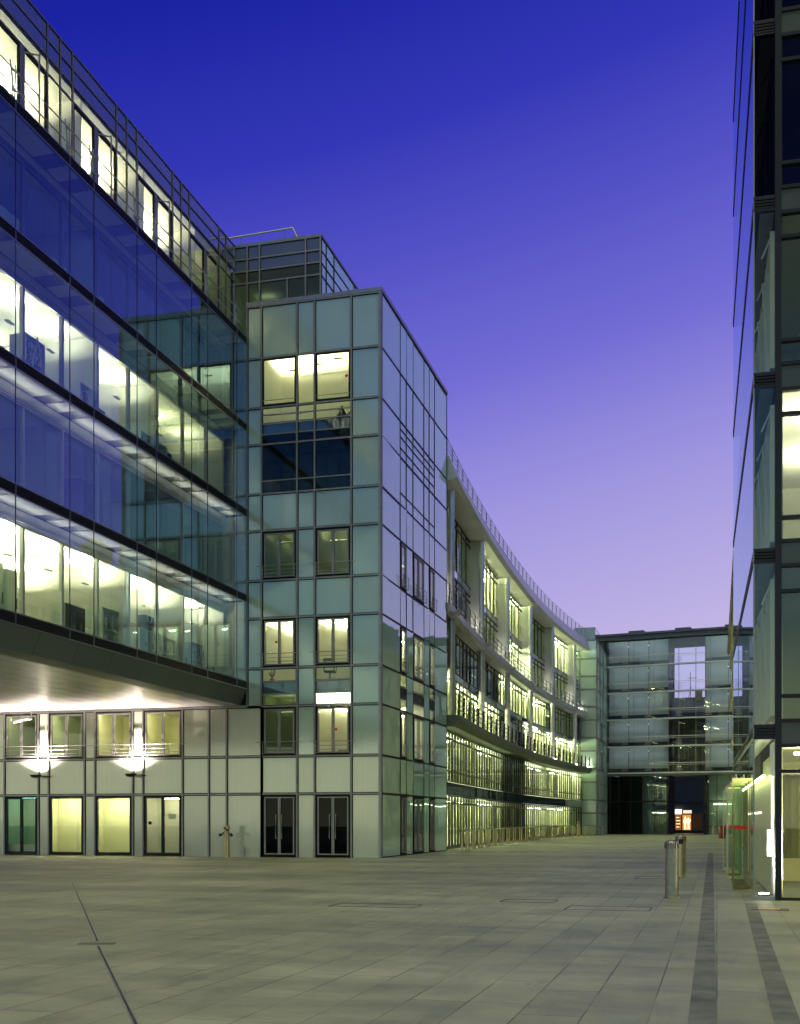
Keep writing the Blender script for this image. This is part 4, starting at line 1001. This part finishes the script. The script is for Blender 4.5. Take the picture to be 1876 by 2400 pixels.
f = MB(frG); f.box(-.015, .013, -.02, .015, .08, TOPZ); f.build('corner_edge', M['alu'], right)
f = MB(frG); f.box(.405, .50, -.12, .06, 0, TOPZ); f.m = 1; f.box(.501, .53, -.1, .02, 0, TOPZ); f.build('corner_mullion', [M['dark'], M['black']], right)
ROWS = [0.06, 2.585, 3.10, 3.60, 4.09, 6.19, 6.70, 7.19, 7.66, 9.73, 10.22, 10.73, 11.20, 13.27, 13.76, 14.26, 14.74, 16.8, 17.3, 17.8, 18.27, 20.34, 20.83, 21.33, 21.8, 24.2]
UG = [.53, 2.6, 4.7, 6.8, 8.9]
f = MB(frG)
for z in ROWS[1:-1]: f.box(.53, 8.9, -.08, .05, z - .035, z + .035); 
f.box(.53, 8.9, -.08, .05, 0, .06); f.box(.53, 8.9, -.08, .05, 24.2, 24.3)
for u in UG[1:]: f.box(u - .04, u + .04, -.09, .06, 0, 24.3)
f.build('front_grid', M['dark'], right)
rk = 0
for a, c in zip(UG, UG[1:]):
    for j in range(len(ROWS) - 1):
        z0, z1 = ROWS[j], ROWS[j + 1]
        sp = j in (2, 6, 10, 14, 18, 22)
        if sp: continue
        p = MB(frG); p.sheet(a, c, -.02, z0, z1); p.build('window_pane', M['vis'], right)
M['front_spandrel'] = plain('dark_green_spandrel', (.06, .075, .055), .35)
for j in (2, 6, 10, 14, 18, 22): cladding(right, frG, [(UG[0], UG[-1], ROWS[j], ROWS[j + 1])], M['front_spandrel'], 'front_spandrel', 0)
rr = [(0.02, 3.12, 'wall_cream', 'lamp_hi', [(1.6, -1.0, .1, 1.5), (5, -1.2, .1, 2), (3, -4, .1, 2)]),
      (3.58, 6.72, 'wall_green', 'lamp_low', [(2.4, -4.5, .2, .8)]),
      (7.17, 10.25, 'wall', 'lamp_bar2', [(1.6, -1.4, .8, .4), (3.6, -2.6, .8, .4), (1.8, -4.6, .8, .4)]),
      (10.7, 13.8, 'wall_green', 'lamp_low', [(3.0, -4, .2, 1.2)]),
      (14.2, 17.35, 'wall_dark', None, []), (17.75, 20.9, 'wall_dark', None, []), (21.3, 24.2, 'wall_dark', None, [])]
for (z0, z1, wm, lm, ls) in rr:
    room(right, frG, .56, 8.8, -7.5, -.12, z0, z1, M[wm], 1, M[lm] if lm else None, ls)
# olive curtain in the ground floor room
b = MB(frG); nfold = 60
for i in range(nfold):
    u0 = .7 + 7.8 * i / nfold; u1 = .7 + 7.8 * (i + 1) / nfold; n0 = -3.2 + (.10 if i % 2 else -.10) ; n1 = -3.2 + (-.10 if i % 2 else .10)
    b.quad((u0, n0, .75), (u1, n1, .75), (u1, n1, 2.62), (u0, n0, 2.62))
b.build('curtain', M['curtain'], right)
b = MB(frG); b.box(.6, 8.7, -3.4, -2.9, 2.63, 2.75); b.build('curtain_pelmet', M['alu'], right)
b = MB(frG); b.box(.5, 9.0, -14.5, -7.6, 0, 24.25); b.box(.46, 9.0, -7.59, -.05, 24.31, 24.45); b.box(8.85, 9.0, -7.59, -.1, 0, 24.2); b.build('shell', M['dark'], right)
# pivoting glass door leaves along the street face
b = MB(frW); b.box(1.5, 14.46, -.5, -.42, 0.02, 2.6); b.build('entrance_backing', M['wall_cream'], right)
b = MB(frW); b.box(1.6, 14.3, -.30, -.25, 2.53, 2.58); b.build('entrance_light', M['lamp_low'], right)
b = MB(frW); b.sheet(.3, 1.5, -.47, .08, 3.2); b.build('corner_backing', M['wall'], right)
b = MB(frW)
for uu in (.32, .75, 1.2): b.box(uu, uu + .05, -.45, -.40, .08, 2.5)
b.box(.3, 1.5, -.46, -.39, 2.5, 3.2); b.build('corner_frame', M['white_metal'], right)
for k, u in enumerate((2.9, 4.3, 5.9, 7.6, 9.4, 11.3, 13.3)):
    n0, n1, du = -.05, .34 - .03 * (k % 3), rnd.uniform(-.30, .20)
    d = MB(frW); z0, z1 = .05, 2.55
    def leaf(t0, t1, za, zb, th, mb):
        ua, ub = u + du * t0, u + du * t1; na, nb = n0 + (n1 - n0) * t0, n0 + (n1 - n0) * t1
        lo = [mb.pt((ua - th, na, za)), mb.pt((ub - th, nb, za)), mb.pt((ub + th, nb, za)), mb.pt((ua + th, na, za))]
        hi = [mb.pt((ua - th, na, zb)), mb.pt((ub - th, nb, zb)), mb.pt((ub + th, nb, zb)), mb.pt((ua + th, na, zb))]
        mb.face(lo[::-1]); mb.face(hi)
        for i in range(4): mb.face([lo[i], lo[(i + 1) % 4], hi[(i + 1) % 4], hi[i]])
    for t0, t1 in ((0, .06), (.94, 1)): leaf(t0, t1, z0, z1, .02, d)
    for za, zb in ((z0, z0 + .09), (z1 - .07, z1)): leaf(.061, .939, za, zb, .022, d)
    do = d.build('glass_door', M['brass'], right)
    p = MB(frW); leaf(.062, .938, z0 + .09, z1 - .07, .008, p); p.build('pane', M['clear'], do)
    p = MB(frW); leaf(.15, .85, 1.40, 1.47, .0115, p); p.build('sticker', M['redlit'], do)
    for uu, nn_ in ((u, .10), (u + du * .8, .27)): MB(frW).tube([(uu, nn_, z1), (uu, nn_, z1 + .09)], .028, 8).build('pivot', M['inox'], do)
for k, u in enumerate((2.8, 4.4, 6.2, 8.2)):
    b = MB(frW); b.tube([(u, -.25, 1.75), (u, -.25, 1.80)], .04, 8); b.build('door_light', M['shop_white'], right)
# in-ground light at the glass corner
t = thing('corner_ground_light', 'glowing round ground light behind the glass corner of the dark building', 'ground light', (*frG(.2, -.14, 0)[:2], .08))
b = MB(frG); b.tube([(.2, -.15, .081), (.2, -.15, .12)], .12, 16); b.build('housing', M['inox'], t)
b = MB(frG); b.tube([(.2, -.15, .121), (.2, -.15, .135)], .10, 16); b.build('lens', M['floorlight'], t)
light('corner_beam', 'SPOT', frG(.2, -.15, .16), 1500, (1.0, .93, .74), t, (R(180), 0, 0), .06, 110, .9)
t = thing('wall_notice', 'white notice board inside the glass corner', 'notice', frG(.33, -.30, 1.0))
b = MB(frG); b.box(.27, .40, -.32, -.29, .88, 1.42); b.build('board', M['paper'], t)

# ================================================================== STREET FURNITURE
def bollard(loc, label, window):
    t = thing('steel_bollard', label, 'bollard', loc, 'steel bollards in the street')
    x, y, _ = loc; r = .138
    b = MB(); b.lathe(x, y, [(r + .035, 0), (r + .035, .012), (r + .004, .03), (r, .035), (r, .09), (r + .004, .095), (r + .004, .105), (r - .002, .11), (r - .002, .95), (r + .003, .955), (r + .003, .965), (r - .004, .97), (r - .004, 1.02), (r, 1.025), (r, 1.14)], 36); b.build('body', M['inox'] if not window else M['brass'], t)
    b = MB(); b.lathe(x, y, [(r, 1.141), (r - .01, 1.155), (r * .75, 1.18), (r * .4, 1.195), (.005, 1.2)], 36); b.build('cap', M['inox'], t)
    b = MB()
    for j in range(18):
        a = 6.2832 * j / 18 + .1; c, s = math.cos(a), math.sin(a)
        b.tube([(x + (r + .003) * c, y + (r + .003) * s, 1.026), (x + (r + .003) * c, y + (r + .003) * s, 1.138)], .006, 4)
    b.build('ribs', M['black'], t)
    if window:
        b = MB(); k = 6
        for i in range(k):
            a0 = R(-118 + 54 * i / k); a1 = R(-118 + 54 * (i + 1) / k); q = r + .004
            b.quad((x + q * math.cos(a0), y + q * math.sin(a0), .93), (x + q * math.cos(a1), y + q * math.sin(a1), .93), (x + q * math.cos(a1), y + q * math.sin(a1), 1.075), (x + q * math.cos(a0), y + q * math.sin(a0), 1.075))
        b.build('lamp_window', M['black'], t)
    return t
bollard((-.90, 24.87, 0), 'nearer grey steel bollard with ribbed collar and domed cap', False)
bollard((-.99, 34.4, 0), 'farther brassy bollard with a square black opening near its top', True)
def standpipe(loc, label, h=1.38, single=False):
    t = thing('standpipe', label, 'standpipe', loc, 'brass standpipes by the facades'); x, y, _ = loc
    b = MB()
    for s in ((-.055, .055) if not single else (0,)): b.lathe(x + s, y, [(.11, 0), (.075, .02), (.072, h - .15), (.08, h - .14), (.08, h), (.02, h + .005)], 16)
    b.build('pipe', M['brass'], t)
    for s in (-1, 1) if not single else (-1,):
        b = MB(); b.tube([(x + s * .08, y - .02, h - .28), (x + s * .24, y - .10, h - .40)], .045, 8); b.build('branch', M['inox'], t)
        b = MB(); b.tube([(x + s * .22, y - .09, h - .37), (x + s * .30, y - .12, h - .44)], [.07, .06], 10); b.build('outlet_cap', M['black'], t)
    for s, z in ((-.05, h - .12), (.06, h - .20)):
        b = MB(); b.tube([(x + s, y - .10, z), (x + s, y - .06, z)], .05, 10); b.build('red_cap', M['red'], t)
    return t
standpipe((-20.55, 47.2, 0), 'twin brass standpipe with red caps by the low wing wall')
standpipe((-12.9, 113.5, 0), 'brass standpipe with red cap within the guard rail of the curved building', 1.5)
standpipe((-11.7, 125.6, 0), 'slim brass standpipe beside the end tower, farthest on the left', 1.3, True)
standpipe((-.45, 134.8, 0), 'dark branched standpipe by the pale wall right of the passage', 1.35)
o = MB(); o.lathe(-20.0, 47.85, [(.055, 0), (.05, .02), (.05, .33), (.03, .42), (.005, .45)], 12); tag(o.build('stub_post', M['steel']), 'short rounded metal stub post against the wall by the dark doors', 'post')
t = thing('wall_lamp_post', 'thin double headed post against the pale wall right of the passage', 'post', (-1.35, 135.6, 0))
b = MB(); b.tube([(-1.35, 135.6, 0), (-1.35, 135.6, 2.6), (-1.25, 135.5, 2.75), (-1.1, 135.4, 2.7)], .045, 6); b.tube([(-1.1, 135.6, 0), (-1.1, 135.6, 2.4)], .03, 5); b.build('pole', M['dark'], t)
b = MB(); b.tube([(-1.4, 135.5, 1.35), (-1.2, 135.5, 1.35)], .08, 8); b.build('box', M['black'], t)
t = thing('floor_plate', 'brass access plate tinted with an orange reflection set in the paving by the glass corner', 'access plate', (.95, 22.1, 0))
b = MB(); b.box(.60, 1.24, 21.9, 22.32, -.02, .008); b.build('rim', M['black'], t)
b = MB(); b.box(.72, 1.10, 21.97, 22.25, .0, .013); b.build('plate', M['orange'], t)  # orange base paints a lit reflection on the brass
t = thing('red_waste_bin', 'dark red bin half hidden at the corner of the old stone building', 'bin', (.45, 108, 0))
b = MB(); b.lathe(.45, 108, [(.25, 0), (.3, .05), (.32, 1.0), (.28, 1.1), (.05, 1.15)], 16); b.build('body', M['red'], t)

# ================================================================== FURNITURE SEEN THROUGH THE GLASS
def cabinet(fr, u0, u1, n0, n1, z0, h, label, mat, doors=2, cat='cabinet', name='office_cabinet', shelves=0, door_mat=None):
    c = fr((u0 + u1) / 2, (n0 + n1) / 2, z0)
    t = thing(name, label, cat, c)
    b = MB(fr); th = .03
    if shelves:
        for u in (u0, u1 - th): b.box(u, u + th, n0, n1, z0, z0 + h)
        b.box(u0 + th, u1 - th, n0, n0 + .02, z0 + .01, z0 + h - .01)
        for i in range(shelves + 1):
            z = z0 + (h - th) * i / shelves; b.box(u0 + th, u1 - th, n0 + .021, n1, z, z + th)
        b.build('carcass', mat, t)
        f = MB(fr)
        for i in range(shelves):
            u = u0 + th + .03; z = z0 + (h - th) * i / shelves + th
            while u < u1 - .15:
                w = rnd.uniform(.04, .09); hh = rnd.uniform(.5, .8) * h / shelves
                if rnd.random() < .75: f.m = rnd.randrange(4); f.box(u, u + w - .006, n0 + .05, n1 - .05, z, z + hh)
                u += w
        f.build('files', [M['black'], M['paper'], M['cab'], M['orange']], t)
    else:
        b.box(u0, u1, n0, n1, z0, z0 + h); b.build('carcass', mat, t)
        for i in range(doors):
            a = u0 + (u1 - u0) * i / doors + .02; c_ = u0 + (u1 - u0) * (i + 1) / doors - .02
            d = MB(fr); d.box(a, c_, n1 + .001, n1 + .02, z0 + .06, z0 + h - .03); dd = d.build('door', door_mat or mat, t)
            k = MB(fr); k.box(c_ - .08, c_ - .05, n1 + .021, n1 + .05, z0 + h * .45, z0 + h * .6); k.build('handle', M['gasket'], dd)
    return t
z = LED[0] + .12
cabinet(frB, 32.0, 34.1, -3.6, -2.9, z, 2.45, 'tall pale green cabinet in the brightest lit floor', M['cab'], 2)
cabinet(frB, 34.2, 34.75, -3.5, -2.8, z, 2.30, 'narrow cabinet with a tan upper door beside the tall green cabinet', M['cab'], 1, door_mat=M['cabw'])
cabinet(frB, 35.0, 36.3, -1.7, -1.15, z, 1.25, 'low mesh fronted cabinet on the brightest lit floor', M['cab'], 2, door_mat=M['wall_dark'])
cabinet(frB, 37.5, 38.7, -1.75, -1.15, z, 1.55, 'open shelf unit of files behind the third lit window', M['cab'], 0, 'shelf', 'shelf_unit', 2)
cabinet(frB, 38.98, 39.75, -2.0, -1.3, z, 1.35, 'taller dark green locker beside the open shelf', M['wall_green'], 1, 'locker')
cabinet(frB, 40.2, 42.0, -1.75, -1.15, z, 1.25, 'white double door cupboard carrying a black bag', M['cabw'], 3)
cabinet(frB, 42.2, 43.3, -1.7, -1.15, z, 1.2, 'small file shelf right of the white cupboard', M['cabw'], 0, 'shelf', 'shelf_unit', 2)
cabinet(frB, 43.7, 45.0, -1.7, -1.15, z, 1.05, 'low green side cabinet under clutter at the right end', M['cab'], 2)
cabinet(frB, 45.3, 46.5, -2.0, -1.4, z, 1.45, 'black and red file rack near the end of the lit floor', M['wall_green'], 0, 'shelf', 'file_rack', 4)
t = thing('partition_board', 'white rounded office partition pinned with papers', 'partition', frB(41.2, -2.9, z))
b = MB(frB); prof = []
for (u, zz) in ((39.9, z), (43.6, z), (43.6, z + 1.8), (43.45, z + 1.95), (40.05, z + 1.95), (39.9, z + 1.8)): prof.append((u, zz))
for nn_ in (-2.95, -2.87): b.face([b.pt((u, nn_, zz)) for u, zz in prof])
for i in range(6):
    (u0, za), (u1, zb) = prof[i], prof[(i + 1) % 6]; b.quad((u0, -2.95, za), (u1, -2.95, zb), (u1, -2.87, zb), (u0, -2.87, za))
b.build('screen', M['cabw'], t)
for k in range(7):
    u = 40.3 + .42 * k; h_ = rnd.uniform(1.2, 1.55); b = MB(frB); b.box(u, u + .22, -2.868, -2.86, z + h_, z + h_ + .28); b.build('pinned_paper', M['wall_green'] if k % 2 else M['cab'], t)
t = thing('shopping_bag', 'black shopping bag with rope handle standing on the white cupboard', 'bag', frB(41.3, -1.5, z + 1.25))
b = MB(frB); b.box(41.0, 41.75, -1.6, -1.3, z + 1.252, z + 1.85); b.build('body', M['black'], t)
b = MB(frB); b.tube([(41.2, -1.29, z + 1.83), (41.25, -1.28, z + 1.66), (41.4, -1.28, z + 1.60), (41.52, -1.28, z + 1.68), (41.55, -1.29, z + 1.83)], .018, 5); b.build('handle', M['paper'], t)
t = thing('floor_lamp', 'white conical uplighter lamp at the left end of the brightest floor', 'lamp', frB(30.2, -1.8, z))
b = MB(frB); b.lathe(30.0, -1.8, [(.14, z + .9), (.26, z + 1.75), (.27, z + 1.77)], 20); b.build('lamp_shade', M['paper'], t)
b = MB(frB); b.lathe(30.0, -1.8, [(.2, z), (.2, z + .03), (.02, z + .04), (.02, z + .9)], 16); b.build('stem', M['dark'], t)
t = thing('black_desk_bag', 'black bag on the floor by the white uplighter lamp', 'bag', frB(30.5, -1.4, z))
b = MB(frB); b.box(30.2, 30.95, -1.6, -1.3, z, z + .42); b.build('body', M['black'], t)
b = MB(frB); b.tube([(30.4, -1.45, z + .42), (30.45, -1.45, z + .52), (30.7, -1.45, z + .52), (30.75, -1.45, z + .42)], .018, 5); b.build('handle', M['black'], t)
z = LED[2] + .12
cabinet(frB, 29.0, 33.0, -3.4, -2.7, z, 2.1, 'long pale cupboard row behind the ladder on the upper lit floor', M['cab'], 4)
cabinet(frB, 33.1, 34.2, -2.0, -1.4, z, 2.0, 'blue grey bookcase beside the ladder on the upper lit floor', M['wall_green'], 0, 'bookcase', 'bookcase', 5)
cabinet(frB, 36.0, 37.2, -1.7, -1.15, z, 1.45, 'small glass fronted shelf in the upper lit floor', M['cabw'], 0, 'shelf', 'shelf_unit', 2)
cabinet(frB, 40.4, 42.6, -1.7, -1.15, z, 1.2, 'wide low shelf at the middle of the upper lit floor', M['cabw'], 0, 'shelf', 'shelf_unit', 2)
cabinet(frB, 44.3, 46.3, -4.6, -4.0, z, 1.3, 'pale sideboard against the back of the upper green lit room', M['cab'], 3)
t = thing('step_ladder', 'open aluminium step ladder before the blue grey bookcase', 'ladder', frB(33.6, -1.4, z))
b = MB(frB)
for n_ in (-1.55, -1.2):
    b.tube([(32.9, n_, z), (33.45, n_, z + 1.95)], .025, 5); b.tube([(34.0, n_, z), (33.45, n_, z + 1.95)], .022, 5)
for i in range(6): q = (i + .6) / 6.6; b.tube([(32.9 + .55 * q, -1.55, z + 1.95 * q), (32.9 + .55 * q, -1.2, z + 1.95 * q)], .022, 5)
b.build('frame', M['alu_light'], t)
z = LED[3] + .12
cabinet(frB, 32.2, 33.6, -2.6, -1.8, z, 2.0, 'dim blue cabinet behind the first dark upper window', M['cab'], 2)
cabinet(frB, 36.9, 38.6, -2.4, -1.7, z, 1.7, 'dim glass topped cabinet in the middle of the dark upper floor', M['cab'], 2)
cabinet(frB, 34.7, 35.5, -2.0, -1.4, z, 1.4, 'dim narrow cabinet in the dark upper floor', M['cabw'], 1)
z = LED[1] + .12
cabinet(frB, 33.6, 36.2, -6.5, -5.9, z, 2.3, 'teal lit window cupboard at the back of the dark floor', M['cabw'], 2)
cabinet(frB, 36.9, 38.5, -2.4, -1.7, z, 2.2, 'dark tall cupboard on the dim floor', M['wall_dark'], 2)
cabinet(frB, 42.0, 46.0, -5.0, -4.4, z, 1.4, 'long dim sideboard on the dim floor near the tower', M['wall_green'], 4)
def desk(u0, u1, n0, n1, z0, label):
    t = thing('office_desk', label, 'desk', frB((u0 + u1) / 2, (n0 + n1) / 2, z0))
    b = MB(frB); b.box(u0, u1, n0, n1, z0 + .70, z0 + .74); b.build('top', M['cabw'], t)
    for u in (u0 + .03, u1 - .09):
        for n in (n0 + .03, n1 - .09): MB(frB).box(u, u + .05, n, n + .05, z0, z0 + .699).build('leg', M['steel'], t)
    m = thing('desk_monitor', 'black monitor standing on the ' + label.split(' ', 1)[1], 'monitor', frB((u0 + u1) / 2, (n0 + n1) / 2, z0 + .74))
    uc = (u0 + u1) / 2; n = (n0 + n1) / 2
    MB(frB).box(uc - .30, uc + .30, n, n + .04, z0 + .92, z0 + 1.32).build('screen', M['black'], m)
    b = MB(frB); b.box(uc - .12, uc + .12, n - .1, n + .1, z0 + .742, z0 + .76); b.box(uc - .03, uc + .03, n - .03, n - .001, z0 + .761, z0 + .95); b.build('stand', M['dark'], m)
for a in ((36.4, 37.4, -2.9, -2.1, LED[0] + .12, 'white desk between the mesh cabinet and open shelf'), (46.6, 47.6, -2.2, -1.3, LED[0] + .12, 'white desk at the tower end of the brightest floor'),
          (37.6, 39.0, -2.1, -1.3, LED[2] + .12, 'white desk in the middle of the upper lit floor'), (42.9, 44.1, -2.0, -1.2, LED[2] + .12, 'white desk near the tower on the upper lit floor')): desk(*a)
def chair(x, y, z0, rot, label):
    t = thing('office_chair', label, 'chair', (x, y, z0), 'office chairs in the tower windows')
    c, s = math.cos(rot), math.sin(rot)
    fr = lambda u, n, q: (x + u * c - n * s, y + u * s + n * c, z0 + q)
    b = MB(fr); b.box(-.24, .24, -.24, .24, .44, .50); b.build('seat', M['black'], t)
    b = MB(fr)
    for q in (.62, .72, .82, .92): b.box(-.22, .22, .22, .25, q, q + .055)
    for u in (-.24, .21): b.box(u, u + .03, .215, .255, .5, 1.02)
    b.box(-.2, .2, .215, .255, .99, 1.03); b.build('backrest', M['black'], t)
    b = MB(fr); b.tube([(0, 0, .08), (0, 0, .44)], .03, 8)
    for k in range(5): a = 1.2566 * k; b.tube([(0, 0, .09), (.28 * math.cos(a), .28 * math.sin(a), .03)], .02, 5)
    b.build('base', M['dark'], t)
    for u in (-.28, .26):
        b = MB(fr); b.tube([(u, -.05, .5), (u, -.08, .70), (u, .15, .70)], .02, 5); b.build('armrest', M['black'], t)
chair(-16.35, 48.75, 7.64, math.pi * 1.05, 'black chair with slatted back at the window of the tower, upper one')
chair(-15.6, 48.75, 3.64, math.pi * .9, 'black chair with slatted back below the red dotted tower window')
chair(-18.3, 49.3, 3.64, math.pi * .8, 'dark chair in the dim lower left window of the tower')
t = thing('desk_clutter', 'dark pile of bags on the sill of the brightest top tower window', 'bag', (-15.7, 48.6, 19.0))
b = MB(); b.lathe(-15.75, 48.6, [(.25, 19.0), (.26, 19.2), (.16, 19.35), (.05, 19.62), (.01, 19.66)], 10); b.lathe(-15.35, 48.6, [(.22, 19.0), (.24, 19.15), (.12, 19.33), (.02, 19.4)], 10, 1, .7); b.build('bag_body', M['black'], t)
t = thing('potted_plant', 'small brown plant on the sill of the tower window strip', 'plant', (-19.0, 48.5, 7.65))
b = MB(); b.lathe(-18.95, 48.5, [(.09, 7.66), (.12, 7.85), (.11, 7.86)], 10); b.build('pot', M['orange'], t)
b = MB()
for k in range(14): a = k * 2.4; b.tube([(-18.95, 48.5, 7.86), (-18.95 + .08 * math.cos(a), 48.5 + .08 * math.sin(a), 8.0), (-18.95 + .16 * math.cos(a), 48.5 + .1 * math.sin(a), 8.05 + .1 * (k % 3))], .012, 4)
b.build('leaves', M['curtain'], t)
